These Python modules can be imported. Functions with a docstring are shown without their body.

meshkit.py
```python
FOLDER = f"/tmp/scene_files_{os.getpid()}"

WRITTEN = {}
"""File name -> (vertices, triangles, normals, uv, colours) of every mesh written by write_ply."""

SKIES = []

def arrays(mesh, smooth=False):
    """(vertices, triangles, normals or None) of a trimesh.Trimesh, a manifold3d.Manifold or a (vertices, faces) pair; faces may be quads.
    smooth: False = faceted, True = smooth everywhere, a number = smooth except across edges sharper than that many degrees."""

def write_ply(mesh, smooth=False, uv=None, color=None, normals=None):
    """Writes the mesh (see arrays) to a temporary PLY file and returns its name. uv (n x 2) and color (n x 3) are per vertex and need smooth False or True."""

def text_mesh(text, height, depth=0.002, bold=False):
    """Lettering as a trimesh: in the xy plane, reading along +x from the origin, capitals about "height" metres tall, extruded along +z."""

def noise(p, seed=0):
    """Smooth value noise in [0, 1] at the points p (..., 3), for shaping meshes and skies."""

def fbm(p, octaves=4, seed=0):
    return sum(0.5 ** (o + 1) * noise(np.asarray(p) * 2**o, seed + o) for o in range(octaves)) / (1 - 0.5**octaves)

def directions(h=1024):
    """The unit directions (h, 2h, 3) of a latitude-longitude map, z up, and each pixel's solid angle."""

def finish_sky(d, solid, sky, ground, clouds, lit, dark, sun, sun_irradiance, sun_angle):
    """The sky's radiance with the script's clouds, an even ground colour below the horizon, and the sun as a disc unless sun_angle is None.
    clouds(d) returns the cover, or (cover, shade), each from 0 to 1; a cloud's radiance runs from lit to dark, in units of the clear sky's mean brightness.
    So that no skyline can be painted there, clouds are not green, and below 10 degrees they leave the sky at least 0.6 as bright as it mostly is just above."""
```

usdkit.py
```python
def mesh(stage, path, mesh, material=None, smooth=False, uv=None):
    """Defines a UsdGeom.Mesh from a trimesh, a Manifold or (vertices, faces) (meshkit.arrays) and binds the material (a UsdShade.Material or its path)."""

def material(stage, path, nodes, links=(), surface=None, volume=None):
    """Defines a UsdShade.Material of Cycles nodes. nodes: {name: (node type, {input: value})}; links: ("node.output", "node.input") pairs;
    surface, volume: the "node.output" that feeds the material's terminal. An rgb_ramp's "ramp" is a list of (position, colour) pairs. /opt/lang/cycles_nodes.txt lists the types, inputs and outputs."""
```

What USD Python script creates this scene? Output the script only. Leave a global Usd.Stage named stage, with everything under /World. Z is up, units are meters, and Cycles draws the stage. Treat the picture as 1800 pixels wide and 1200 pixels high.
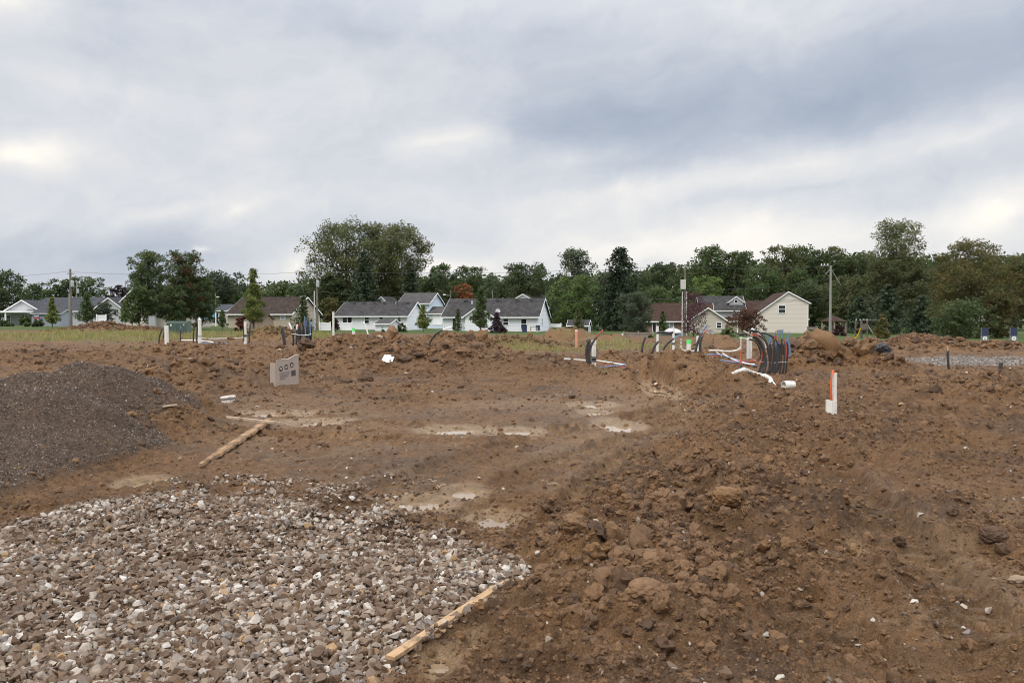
import math
import numpy as np
import trimesh
import shapely
import usdkit
import meshkit
from scipy import ndimage
from scipy.spatial import ConvexHull
from pxr import Usd, UsdGeom, UsdLux, UsdShade, Gf, Sdf, Vt

# ------------------------------------------------------------------ camera, sky, light
stage = Usd.Stage.CreateInMemory()
UsdGeom.SetStageUpAxis(stage, 'Z')
UsdGeom.SetStageMetersPerUnit(stage, 1.0)
UsdGeom.Xform.Define(stage, '/World')
EYE, FPX, HORIZON = 1.65, 1400.0, 562.0
PITCH = math.atan((600 - HORIZON) / FPX)
camera = UsdGeom.Camera.Define(stage, '/World/camera')
camera.CreateHorizontalApertureAttr(36.0)
camera.CreateFocalLengthAttr(28.0)
camera.AddTranslateOp().Set((0, 0, EYE))
camera.AddRotateXOp().Set(90 - math.degrees(PITCH))
camera.CreateExposureAttr(0.55)
SUN = np.array([-0.45, -0.5, 0.95]); SUN /= np.linalg.norm(SUN)
SUN_EL, SUN_ROT = math.asin(SUN[2]), math.atan2(SUN[0], SUN[1])
CLOUD_GAIN = 7.9
sun = UsdLux.DistantLight.Define(stage, '/World/sun')
sun.CreateNormalizeAttr(True); sun.CreateIntensityAttr(0.4); sun.CreateAngleAttr(30.0)
sun.CreateColorAttr((1.0, 0.95, 0.88))
zaxis = Gf.Vec3d(*SUN); yaxis = Gf.Vec3d(0, 0, 1)
xa = Gf.Cross(yaxis, zaxis).GetNormalized(); ya = Gf.Cross(zaxis, xa)
sun.AddTransformOp().Set(Gf.Matrix4d(xa[0], xa[1], xa[2], 0, ya[0], ya[1], ya[2], 0, zaxis[0], zaxis[1], zaxis[2], 0, 0, 0, 0, 1))


def make_sky():
    n, l = {}, []
    n['tc'] = ('texture_coordinate', {}); n['sep'] = ('separate_xyz', {}); l.append(('tc.generated', 'sep.vector'))
    n['az'] = ('math', {'math_type': 'arctan2'}); l += [('sep.x', 'az.value1'), ('sep.y', 'az.value2')]
    n['el'] = ('math', {'math_type': 'arcsine'}); l.append(('sep.z', 'el.value1'))
    n['ae'] = ('combine_xyz', {}); l += [('az.value', 'ae.x'), ('el.value', 'ae.y')]
    # warp of the angular coordinates so that nothing keeps a clean ellipse
    n['wn'] = ('noise_texture', {'scale': 5.0, 'detail': 5.0, 'roughness': 0.55}); l.append(('ae.vector', 'wn.vector'))
    n['wc'] = ('vector_math', {'math_type': 'subtract', 'vector2': (0.5, 0.5, 0.5)}); l.append(('wn.color', 'wc.vector1'))
    n['ws'] = ('vector_math', {'math_type': 'multiply', 'vector2': (0.22, 0.075, 0.0)}); l.append(('wc.vector', 'ws.vector1'))
    n['wa'] = ('vector_math', {'math_type': 'add'}); l += [('ae.vector', 'wa.vector1'), ('ws.vector', 'wa.vector2')]
    acc = None

    def add(src, gain):
        nonlocal acc
        k = f'm{len(n)}'
        n[k] = ('math', {'math_type': 'multiply_add', 'value2': gain, 'value3': 0.53})
        l.append((src, k + '.value1'))
        if acc:
            l.append((acc, k + '.value3'))
        acc = k + '.value'

    def noise(scale, stretch, rot, gain, detail=5.0, rough=0.5, off=(0, 0, 0)):
        k = f'n{len(n)}'
        n[k + 'm'] = ('mapping', {'mapping_type': 'texture', 'rotation': (0, 0, rot), 'scale': (stretch, 1, 1), 'location': off})
        n[k] = ('noise_texture', {'scale': scale, 'detail': detail, 'roughness': rough})
        n[k + 'c'] = ('math', {'math_type': 'subtract', 'value2': 0.5})
        l.extend([('wa.vector', k + 'm.vector'), (k + 'm.vector', k + '.vector'), (k + '.fac', k + 'c.value1')])
        add(k + 'c.value', gain)

    noise(3.6, 2.6, 0.22, 0.62, off=(0.3, 0.1, 0))
    noise(9.0, 2.0, 0.18, 0.42, detail=6.0, rough=0.55, off=(1.3, 0.4, 0))
    noise(26.0, 1.7, 0.15, 0.30, detail=6.0, rough=0.6, off=(0.9, 0.7, 0))
    # cloud banks: picture position in degrees is only how they were measured; (x, y, rx, ry, tilt, gain)
    for px, py, rx, ry, tilt, gain in SKY_BANKS:
        a = math.atan((px - 900) / FPX); e = math.atan((HORIZON - py) / FPX * math.cos(a))
        k = f'g{len(n)}'
        n[k + 'm'] = ('mapping', {'mapping_type': 'texture', 'location': (a, e, 0), 'rotation': (0, 0, tilt), 'scale': (rx / FPX, ry / FPX, 1)})
        n[k] = ('gradient_texture', {'gradient_type': 'quadratic_sphere'})
        l.extend([('wa.vector', k + 'm.vector'), (k + 'm.vector', k + '.vector')])
        add(k + '.fac', gain)
    n['ramp'] = ('rgb_ramp', {'ramp': [(0.0, (0.325, 0.375, 0.46)), (0.28, (0.435, 0.48, 0.555)), (0.5, (0.58, 0.605, 0.65)), (0.72, (0.72, 0.715, 0.715)), (0.9, (0.87, 0.835, 0.79)), (1.0, (0.97, 0.90, 0.80))]})
    l.append((acc, 'ramp.fac'))
    # an overcast sky is brighter overhead
    n['up'] = ('map_range', {'range_type': 'smoothstep', 'from_min': 0.28, 'from_max': 0.95, 'to_min': 1.0, 'to_max': 2.9}); l.append(('sep.z', 'up.value'))
    n['gain'] = ('math', {'math_type': 'multiply', 'value2': CLOUD_GAIN}); l.append(('up.result', 'gain.value1'))
    n['sc'] = ('vector_math', {'math_type': 'scale'}); l += [('ramp.color', 'sc.vector1'), ('gain.value', 'sc.scale')]
    n['sky'] = ('sky_texture', {'sky_type': 'single_scattering', 'sun_disc': False, 'sun_elevation': SUN_EL, 'sun_rotation': SUN_ROT, 'aerosol_density': 2.0})
    n['mix'] = ('mix', {'mix_type': 'mix', 'fac': 0.95}); l += [('sky.color', 'mix.color1'), ('sc.vector', 'mix.color2')]
    n['bg'] = ('background_shader', {'strength': 0.1}); l.append(('mix.color', 'bg.color'))
    return usdkit.material(stage, '/World/Looks/overcast_sky', n, l, surface='bg.background')


SKY_BANKS = [(1120, 200, 520, 170, 0.16, -0.36), (1500, 170, 620, 190, 0.24, -0.42), (960, 235, 260, 70, 0.12, -0.22), (1800, 90, 420, 200, 0.3, -0.18), (620, 60, 480, 110, 0.0, -0.20), (980, 60, 300, 70, 0.0, -0.10),
             (1250, 430, 1000, 190, 0.0, 0.26), (1360, 296, 640, 70, 0.17, 0.42), (1680, 255, 340, 46, 0.2, 0.26), (1020, 290, 260, 50, 0.1, 0.22), (790, 258, 260, 50, 0.1, 0.34), (40, 20, 200, 80, 0, 0.42), (30, 265, 130, 44, 0, 0.50), (230, 190, 330, 70, -0.1, 0.20), (250, 440, 640, 120, 0.0, -0.36), (700, 405, 280, 60, -0.1, -0.24),
             (515, 462, 110, 42, 0.5, 0.40), (387, 441, 34, 13, 0.2, 0.40), (455, 368, 130, 26, 0.45, 0.20), (300, 380, 170, 26, 0.2, 0.16), (1740, 360, 190, 70, 0.2, 0.42), (1150, 420, 520, 70, 0.05, 0.22), (1080, 340, 280, 50, 0.1, 0.22), (790, 470, 180, 34, 0.0, 0.34), (1380, 335, 300, 22, 0.12, -0.14)]
dome = UsdLux.DomeLight.Define(stage, '/World/sky')
UsdShade.MaterialBindingAPI.Apply(dome.GetPrim()).Bind(make_sky())
dome.GetPrim().SetCustomDataByKey('kind', 'structure')
dome.GetPrim().SetCustomDataByKey('label', 'grey overcast sky with a long dark cloud band')

# ------------------------------------------------------------------ helpers
used = {}


def numbered(path):
    k = used.get(path, 0); used[path] = k + 1
    return path if k == 0 else f'{path}_{k:03d}'


def tag(p, label=None, cat=None, group=None, kind=None):
    for k, v in (('label', label), ('category', cat), ('group', group), ('kind', kind)):
        if v:
            p.SetCustomDataByKey(k, v)
    return p


def thing(name, label, cat, loc=(0, 0, 0), rotz=0, group=None):
    x = UsdGeom.Xform.Define(stage, numbered('/World/' + name))
    x.AddTranslateOp().Set(tuple(float(c) for c in loc)); x.AddRotateZOp().Set(float(rotz))
    return tag(x.GetPrim(), label, cat, group)


def obj(name, mesh, mat, parent=None, smooth=False, tint=None, label=None, wet=None):
    base = str(parent.GetPath()) if parent else '/World'
    m = usdkit.mesh(stage, numbered(base + '/' + name), mesh, M[mat], smooth)
    if tint is not None:
        UsdGeom.PrimvarsAPI(m).CreatePrimvar('tint', Sdf.ValueTypeNames.Color3fArray, 'vertex').Set(Vt.Vec3fArray.FromNumpy(np.asarray(tint, np.float32)))
    if wet is not None:
        UsdGeom.PrimvarsAPI(m).CreatePrimvar('wet', Sdf.ValueTypeNames.FloatArray, 'vertex').Set(Vt.FloatArray.FromNumpy(np.asarray(wet, np.float32)))
    if label:
        m.GetPrim().SetCustomDataByKey('label', label)
    return m.GetPrim()


def join(parts):
    vs, fs, n = [], [], 0
    for v, f in parts:
        vs.append(np.asarray(v, float)); fs.append(np.asarray(f, int) + n); n += len(v)
    return np.vstack(vs), np.vstack(fs)


def box(x0, x1, y0, y1, z0, z1):
    b = trimesh.creation.box((x1 - x0, y1 - y0, z1 - z0)); b.apply_translation(((x0 + x1) / 2, (y0 + y1) / 2, (z0 + z1) / 2))
    return np.array(b.vertices), np.array(b.faces)


def tube(points, radii, sides=8, caps=True):
    p = np.asarray(points, float); n = len(p)
    r = np.broadcast_to(np.asarray(radii, float), (n,))
    t = np.gradient(p, axis=0); t /= np.linalg.norm(t, axis=1, keepdims=True) + 1e-12
    ref = np.array([0, 0, 1.0]) if abs(t[:, 2]).mean() < 0.8 else np.array([1.0, 0, 0])
    a = np.cross(t, ref); a /= np.linalg.norm(a, axis=1, keepdims=True) + 1e-12
    b = np.cross(t, a); ang = np.arange(sides) * 2 * np.pi / sides
    v = (p[:, None] + r[:, None, None] * (np.cos(ang)[None, :, None] * a[:, None] + np.sin(ang)[None, :, None] * b[:, None])).reshape(-1, 3)
    i, j = np.meshgrid(np.arange(n - 1), np.arange(sides), indexing='ij')
    q0, q1, q2, q3 = i * sides + j, i * sides + (j + 1) % sides, (i + 1) * sides + (j + 1) % sides, (i + 1) * sides + j
    f = [np.stack([q0, q2, q1], -1).reshape(-1, 3), np.stack([q0, q3, q2], -1).reshape(-1, 3)]
    if caps:
        v = np.vstack([v, p[:1], p[-1:]]); k = np.arange(sides)
        f.append(np.stack([np.full(sides, n * sides), k, (k + 1) % sides], -1))
        e = (n - 1) * sides
        f.append(np.stack([np.full(sides, n * sides + 1), e + (k + 1) % sides, e + k], -1))
    return v, np.vstack(f)


def lathe(profile, sides=16, at=(0, 0, 0)):
    pr = np.asarray(profile, float); n = len(pr); ang = np.arange(sides) * 2 * np.pi / sides
    v = np.stack([pr[:, :1] * np.cos(ang), pr[:, :1] * np.sin(ang), np.repeat(pr[:, 1:], sides, 1)], -1).reshape(-1, 3) + np.asarray(at)
    i, j = np.meshgrid(np.arange(n - 1), np.arange(sides), indexing='ij')
    q0, q1, q2, q3 = i * sides + j, i * sides + (j + 1) % sides, (i + 1) * sides + (j + 1) % sides, (i + 1) * sides + j
    return v, np.vstack([np.stack([q0, q1, q2], -1).reshape(-1, 3), np.stack([q0, q2, q3], -1).reshape(-1, 3)])


def curve(ctrl, n=14):
    """A smooth line through the control points."""
    c = np.asarray(ctrl, float)
    if len(c) == 2:
        return c
    from scipy.interpolate import CubicSpline
    d = np.r_[0, np.cumsum(np.linalg.norm(np.diff(c, axis=0), axis=1))]
    return CubicSpline(d, c)(np.linspace(0, d[-1], n))


def rot2(v, deg):
    c, s = math.cos(math.radians(deg)), math.sin(math.radians(deg))
    v = np.array(v, float); x, y = v[:, 0].copy(), v[:, 1].copy()
    v[:, 0], v[:, 1] = c * x - s * y, s * x + c * y
    return v


# the photograph's viewing ray, used to measure where things stand
CP, SP = math.cos(PITCH), math.sin(PITCH)


def ray(px, py):
    u = (600.0 - py) / FPX
    return np.array([(px - 900.0) / FPX, CP + u * SP, -SP + u * CP])


def pt(px, py, D):
    r = ray(px, py)
    return np.array([0, 0, EYE]) + r * (D / r[1])


def flat(px, py):
    r = ray(px, py)
    return (np.array([0, 0, EYE]) - r * (EYE / r[2]))[:2]


def hash2(ix, iy, seed):
    h = (ix * 374761393 + iy * 668265263 + seed * 1442695041) & 0xFFFFFFFF
    h = ((h ^ (h >> 13)) * 1274126177) & 0xFFFFFFFF
    h = ((h ^ (h >> 15)) * 2246822519) & 0xFFFFFFFF
    return ((h ^ (h >> 16)) & 0xFFFFFF) / 16777215.0


def vnoise(x, y, seed=0):
    ix, iy = np.floor(x).astype(np.int64), np.floor(y).astype(np.int64)
    tx, ty = x - ix, y - iy
    tx, ty = tx * tx * (3 - 2 * tx), ty * ty * (3 - 2 * ty)
    a = hash2(ix, iy, seed) * (1 - tx) + hash2(ix + 1, iy, seed) * tx
    b = hash2(ix, iy + 1, seed) * (1 - tx) + hash2(ix + 1, iy + 1, seed) * tx
    return a * (1 - ty) + b * ty


def fbm2(x, y, oct=4, seed=0, gain=0.5):
    s, w, t = 0, 1.0, 0
    for o in range(oct):
        c, sn = math.cos(o * 0.7), math.sin(o * 0.7)
        s = s + w * vnoise((c * x - sn * y) * 2.03 ** o, (sn * x + c * y) * 2.03 ** o, seed + 17 * o); t += w; w *= gain
    return s / t


def domes(x, y, cell, seed, prob=1.0, rmin=0.28, rmax=0.62, flatten=0.75):
    """Heights of rounded, tilted lumps lying in a jittered grid of the given cell size."""
    gx, gy = x / cell, y / cell
    ix, iy = np.floor(gx).astype(np.int64), np.floor(gy).astype(np.int64)
    best = np.zeros(np.shape(x))
    for dx in (-1, 0, 1):
        for dy in (-1, 0, 1):
            cx, cy = ix + dx, iy + dy
            r = rmin + (rmax - rmin) * hash2(cx, cy, seed + 3) ** 1.7
            ox, oy = gx - cx - hash2(cx, cy, seed), gy - cy - hash2(cx, cy, seed + 1)
            st = 0.65 + 0.7 * hash2(cx, cy, seed + 5); a = 6.283 * hash2(cx, cy, seed + 6)
            u, w = (np.cos(a) * ox + np.sin(a) * oy) * st, (-np.sin(a) * ox + np.cos(a) * oy) / st
            d2 = (u * u + w * w) / (r * r)
            tilt = 1 + 0.6 * (hash2(cx, cy, seed + 7) - 0.5) * u / r + 0.6 * (hash2(cx, cy, seed + 8) - 0.5) * w / r
            h = np.clip(1 - d2, 0, 1) ** 0.8 * r * flatten * tilt * (0.6 + 0.8 * hash2(cx, cy, seed + 9))
            h = np.where(hash2(cx, cy, seed + 4) < prob, h, 0)
            best = np.maximum(best, h)
    return best * cell


def sstep(a, b, x):
    t = np.clip((x - a) / (b - a), 0, 1)
    return t * t * (3 - 2 * t)


# ------------------------------------------------------------------ materials
L = '/World/Looks/'
M = {}


def plain(name, col, rough=0.6, vary=0.15, scale=6.0, bump=0.0, metallic=0.0, spec=0.5, bscale=40.0, dirt=0.0, dirt_col=(0.16, 0.10, 0.06)):
    c = np.array(col, float)
    n = {'tc': ('geometry', {}), 'no': ('noise_texture', {'scale': scale, 'detail': 5.0, 'roughness': 0.6}),
         'r': ('rgb_ramp', {'ramp': [(0.3, tuple(c * (1 - vary))), (0.7, tuple(np.minimum(c * (1 + vary), 0.95)))]}),
         'p': ('principled_bsdf', {'roughness': rough, 'metallic': metallic, 'specular_ior_level': spec})}
    l = [('tc.position', 'no.vector'), ('no.fac', 'r.fac')]
    last = 'r.color'
    if dirt:
        n['dn'] = ('noise_texture', {'scale': scale * 2.3, 'detail': 6.0, 'roughness': 0.7})
        n['dm'] = ('map_range', {'from_min': 0.62 - dirt * 0.4, 'from_max': 0.80 - dirt * 0.2, 'to_max': 0.85, 'clamp': True})
        n['dx'] = ('mix', {'color2': dirt_col})
        l += [('tc.position', 'dn.vector'), ('dn.fac', 'dm.value'), ('dm.result', 'dx.fac'), (last, 'dx.color1')]
        last = 'dx.color'
    l.append((last, 'p.base_color'))
    if bump:
        n['bn'] = ('noise_texture', {'scale': bscale, 'detail': 4.0}); n['b'] = ('bump', {'strength': bump, 'distance': 0.02})
        l += [('tc.position', 'bn.vector'), ('bn.fac', 'b.height'), ('b.normal', 'p.normal')]
    M[name] = usdkit.material(stage, L + name, n, l, surface='p.BSDF')


def make_dirt():
    n = {'g': ('geometry', {}), 'a': ('attribute', {'attribute': 'tint'}), 'w': ('attribute', {'attribute': 'wet'}),
         'n1': ('noise_texture', {'scale': 9.0, 'detail': 8.0, 'roughness': 0.65}), 'r1': ('rgb_ramp', {'ramp': [(0.28, (0.52, 0.51, 0.50)), (0.5, (1, 1, 1)), (0.75, (1.42, 1.38, 1.32))]}),
         'n2': ('noise_texture', {'scale': 90.0, 'detail': 5.0, 'roughness': 0.7}), 'r2': ('rgb_ramp', {'ramp': [(0.32, (0.50, 0.49, 0.48)), (0.52, (1, 1, 1)), (0.75, (1.75, 1.72, 1.68))]}),
         'm1': ('vector_math', {'math_type': 'multiply'}), 'm2': ('vector_math', {'math_type': 'multiply'}),
         'v': ('voronoi_texture', {'scale': 55.0, 'randomness': 1.0}), 'vr': ('map_range', {'from_min': 0.0, 'from_max': 0.35, 'to_min': 1.0, 'to_max': 0.0}),
         'vs': ('separate_color', {}), 'vg': ('math', {'math_type': 'greater_than', 'value2': 0.93}), 'vm': ('math', {'math_type': 'multiply'}), 'sp': ('mix', {'color2': (0.27, 0.23, 0.185)}),
         'hb': ('math', {'math_type': 'multiply_add', 'value2': 0.35}), 'b': ('bump', {'strength': 1.0, 'distance': 0.05}),
         'ro': ('map_range', {'from_min': 0.0, 'from_max': 1.0, 'to_min': 0.78, 'to_max': 0.24}), 'p': ('principled_bsdf', {'specular_ior_level': 0.13})}
    l = [('g.position', 'n1.vector'), ('g.position', 'n2.vector'), ('g.position', 'v.vector'), ('n1.fac', 'r1.fac'), ('n2.fac', 'r2.fac'), ('a.color', 'm1.vector1'), ('r1.color', 'm1.vector2'),
         ('m1.vector', 'm2.vector1'), ('r2.color', 'm2.vector2'), ('v.distance', 'vr.value'), ('v.color', 'vs.color'), ('vs.r', 'vg.value1'), ('vg.value', 'vm.value1'), ('vr.result', 'vm.value2'), ('vm.value', 'sp.fac'),
         ('m2.vector', 'sp.color1'), ('sp.color', 'p.base_color'), ('n2.fac', 'hb.value1'), ('n1.fac', 'hb.value3'), ('hb.value', 'b.height'), ('b.normal', 'p.normal'), ('w.fac', 'ro.value'), ('ro.result', 'p.roughness')]
    M['dirt'] = usdkit.material(stage, L + 'dirt', n, l, surface='p.BSDF')


def make_stone(name, stops, clean):
    """Stones: each copy takes its own tone; dried mud lies over them in drifts."""
    n = {'g': ('geometry', {}), 'o': ('object_info', {}), 'r': ('rgb_ramp', {'ramp': stops, 'interpolate': False}), 'n1': ('noise_texture', {'scale': 60.0, 'detail': 5.0, 'roughness': 0.7}),
         'r1': ('rgb_ramp', {'ramp': [(0.3, (0.70, 0.69, 0.68)), (0.7, (1.22, 1.22, 1.2))]}), 'm': ('vector_math', {'math_type': 'multiply'}),
         'n2': ('noise_texture', {'scale': 1.1, 'detail': 5.0, 'roughness': 0.6}), 'n3': ('math', {'math_type': 'multiply_add', 'value2': 0.42}), 'mr': ('map_range', {'from_min': 0.55 + clean, 'from_max': 0.85 + clean, 'to_max': 0.85}),
         'mx': ('mix', {'color2': (0.105, 0.063, 0.036)}), 'wn': ('white_noise_texture', {'dimensions': '1D'}), 'b': ('bump', {'strength': 0.5, 'distance': 0.006}), 'p': ('principled_bsdf', {'roughness': 0.62, 'specular_ior_level': 0.35})}
    l = [('o.random', 'r.fac'), ('g.position', 'n1.vector'), ('g.position', 'n2.vector'), ('n1.fac', 'r1.fac'), ('r.color', 'm.vector1'), ('r1.color', 'm.vector2'), ('o.random', 'wn.w'), ('wn.value', 'n3.value1'), ('n2.fac', 'n3.value3'),
         ('n3.value', 'mr.value'), ('mr.result', 'mx.fac'), ('m.vector', 'mx.color1'), ('mx.color', 'p.base_color'), ('n1.fac', 'b.height'), ('b.normal', 'p.normal')]
    M[name] = usdkit.material(stage, L + name, n, l, surface='p.BSDF')


def make_leaf(name, trans):
    n = {'a': ('attribute', {'attribute': 'tint'}), 'p': ('principled_bsdf', {'roughness': 0.6, 'specular_ior_level': 0.25}), 't': ('translucent_bsdf', {}), 'x': ('mix_closure', {'fac': trans})}
    l = [('a.color', 'p.base_color'), ('a.color', 't.color'), ('p.BSDF', 'x.closure1'), ('t.BSDF', 'x.closure2')]
    M[name] = usdkit.material(stage, L + name, n, l, surface='x.closure')


def make_courses(name, col, row, width, axis_z=True, vary=0.12, bump=0.6, rough=0.75, streak=0.0):
    """Lap siding, shingles, brick at a distance: fine relief of rows on a wall that is built as geometry."""
    c = np.array(col)
    n = {'tc': ('texture_coordinate', {}), 'sx': ('separate_xyz', {}), 'cb': ('combine_xyz', {}), 'ad': ('math', {'math_type': 'add'}),
         'br': ('brick_texture', {'scale': 1.0, 'brick_width': width, 'row_height': row, 'mortar_size': row * 0.09, 'mortar_smooth': 0.4, 'color1': tuple(c * (1 - vary)), 'color2': tuple(c * (1 + vary)), 'mortar': tuple(c * 0.72)}),
         'no': ('noise_texture', {'scale': 0.9, 'detail': 6.0, 'roughness': 0.65}), 'mp': ('mapping', {'scale': (1.0, 1.0, 0.35)}), 'r': ('rgb_ramp', {'ramp': [(0.3, (1 - streak,) * 3), (0.7, (1 + streak,) * 3)]}),
         'm': ('vector_math', {'math_type': 'multiply'}), 'b': ('bump', {'strength': bump, 'distance': 0.03, 'invert': True}), 'p': ('principled_bsdf', {'roughness': rough, 'specular_ior_level': 0.12})}
    l = [('tc.object', 'sx.vector'), ('sx.x', 'ad.value1'), ('sx.y', 'ad.value2'), ('ad.value', 'cb.x'), ('sx.z', 'cb.y'), ('cb.vector', 'br.vector'), ('tc.object', 'mp.vector'), ('mp.vector', 'no.vector'), ('no.fac', 'r.fac'),
         ('br.color', 'm.vector1'), ('r.color', 'm.vector2'), ('m.vector', 'p.base_color'), ('br.fac', 'b.height'), ('b.normal', 'p.normal')]
    M[name] = usdkit.material(stage, L + name, n, l, surface='p.BSDF')


def make_pane(name):
    n = {'f': ('fresnel', {'IOR': 1.5}), 'd': ('principled_bsdf', {'base_color': (0.015, 0.017, 0.02), 'roughness': 0.06})}
    M[name] = usdkit.material(stage, L + name, {'d': n['d']}, [], surface='d.BSDF')


def make_wood(name, col, dirt):
    c = np.array(col)
    n = {'tc': ('texture_coordinate', {}), 'mp': ('mapping', {'scale': (1.2, 26.0, 26.0)}), 'no': ('noise_texture', {'scale': 2.0, 'detail': 8.0, 'roughness': 0.65, 'distortion': 0.6}),
         'r': ('rgb_ramp', {'ramp': [(0.3, tuple(c * 0.62)), (0.5, tuple(c)), (0.75, tuple(c * 1.2))]}), 'n2': ('noise_texture', {'scale': 7.0, 'detail': 6.0, 'roughness': 0.7}),
         'mr': ('map_range', {'from_min': 0.66 - dirt * 0.3, 'from_max': 0.74 - dirt * 0.2, 'to_max': 0.9}), 'x': ('mix', {'color2': (0.15, 0.098, 0.06)}), 'b': ('bump', {'strength': 0.6, 'distance': 0.004}), 'p': ('principled_bsdf', {'roughness': 0.7, 'specular_ior_level': 0.3})}
    l = [('tc.object', 'mp.vector'), ('mp.vector', 'no.vector'), ('tc.object', 'n2.vector'), ('no.fac', 'r.fac'), ('n2.fac', 'mr.value'), ('mr.result', 'x.fac'), ('r.color', 'x.color1'), ('x.color', 'p.base_color'), ('no.fac', 'b.height'), ('b.normal', 'p.normal')]
    M[name] = usdkit.material(stage, L + name, n, l, surface='p.BSDF')


make_dirt()
make_stone('crushed_stone', [(0.0, (0.115, 0.070, 0.042)), (0.22, (0.170, 0.116, 0.078)), (0.42, (0.265, 0.202, 0.150)), (0.58, (0.36, 0.305, 0.255)), (0.74, (0.44, 0.395, 0.345)), (0.85, (0.19, 0.165, 0.148)), (0.91, (0.32, 0.20, 0.10)), (0.95, (0.54, 0.51, 0.47))], 0.02)
make_stone('pea_gravel', [(0.0, (0.055, 0.037, 0.027)), (0.34, (0.105, 0.075, 0.056)), (0.62, (0.175, 0.132, 0.103)), (0.84, (0.25, 0.205, 0.175)), (0.955, (0.44, 0.40, 0.365)), (0.97, (0.20, 0.12, 0.075))], 0.16)
make_stone('clean_gravel', [(0.0, (0.15, 0.12, 0.10)), (0.3, (0.22, 0.195, 0.175)), (0.6, (0.31, 0.285, 0.26)), (0.85, (0.12, 0.105, 0.095))], 0.2)
make_leaf('leaf', 0.28)
make_leaf('needle', 0.10)
make_leaf('grass_blade', 0.35)
plain('bark', (0.115, 0.092, 0.075), 0.9, 0.3, 3.0, 0.5)
plain('pale_bark', (0.22, 0.20, 0.175), 0.9, 0.3, 3.0, 0.5)
plain('pvc', (0.68, 0.665, 0.61), 0.35, 0.05, 5.0, dirt=0.12)
plain('pvc_clean', (0.80, 0.80, 0.78), 0.35, 0.04, 5.0)
plain('pvc_dirty', (0.66, 0.62, 0.55), 0.5, 0.1, 7.0, dirt=0.45)
plain('rubber', (0.018, 0.019, 0.02), 0.5, 0.2)
plain('black_conduit', (0.032, 0.031, 0.032), 0.42, 0.3, 9.0, dirt=0.28, dirt_col=(0.10, 0.07, 0.048))
plain('blue_tube', (0.11, 0.20, 0.36), 0.4, 0.15)
plain('red_tube', (0.36, 0.06, 0.038), 0.4, 0.2)
plain('orange_tube', (0.62, 0.125, 0.035), 0.4, 0.12)
plain('green_paint', (0.12, 0.75, 0.16), 0.5, 0.12, 20.0)
plain('pink_paint', (0.60, 0.27, 0.18), 0.7, 0.15, 20.0)
plain('grey_metal', (0.42, 0.43, 0.43), 0.45, 0.1, 3.0, metallic=0.4)
plain('grey_plastic', (0.52, 0.51, 0.48), 0.5, 0.08, 4.0, dirt=0.2)
plain('tape_white', (0.78, 0.78, 0.75), 0.5, 0.05)
plain('galvanised', (0.48, 0.49, 0.50), 0.4, 0.1, metallic=0.6)
plain('utility_green', (0.052, 0.085, 0.068), 0.5, 0.1)
plain('white_paint', (0.80, 0.80, 0.80), 0.5, 0.03)
plain('weathered_pole', (0.155, 0.135, 0.112), 0.9, 0.25, 2.0, 0.3)
plain('grey_pole', (0.235, 0.225, 0.205), 0.8, 0.15, 2.0)
plain('wire', (0.05, 0.05, 0.05), 0.6, 0.1)
plain('navy', (0.022, 0.033, 0.075), 0.6, 0.1)
plain('slate_grey', (0.14, 0.15, 0.16), 0.6, 0.1)
plain('yellow_plastic', (0.80, 0.52, 0.02), 0.35, 0.05)
plain('blue_plastic', (0.08, 0.38, 0.68), 0.35, 0.05)
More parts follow.
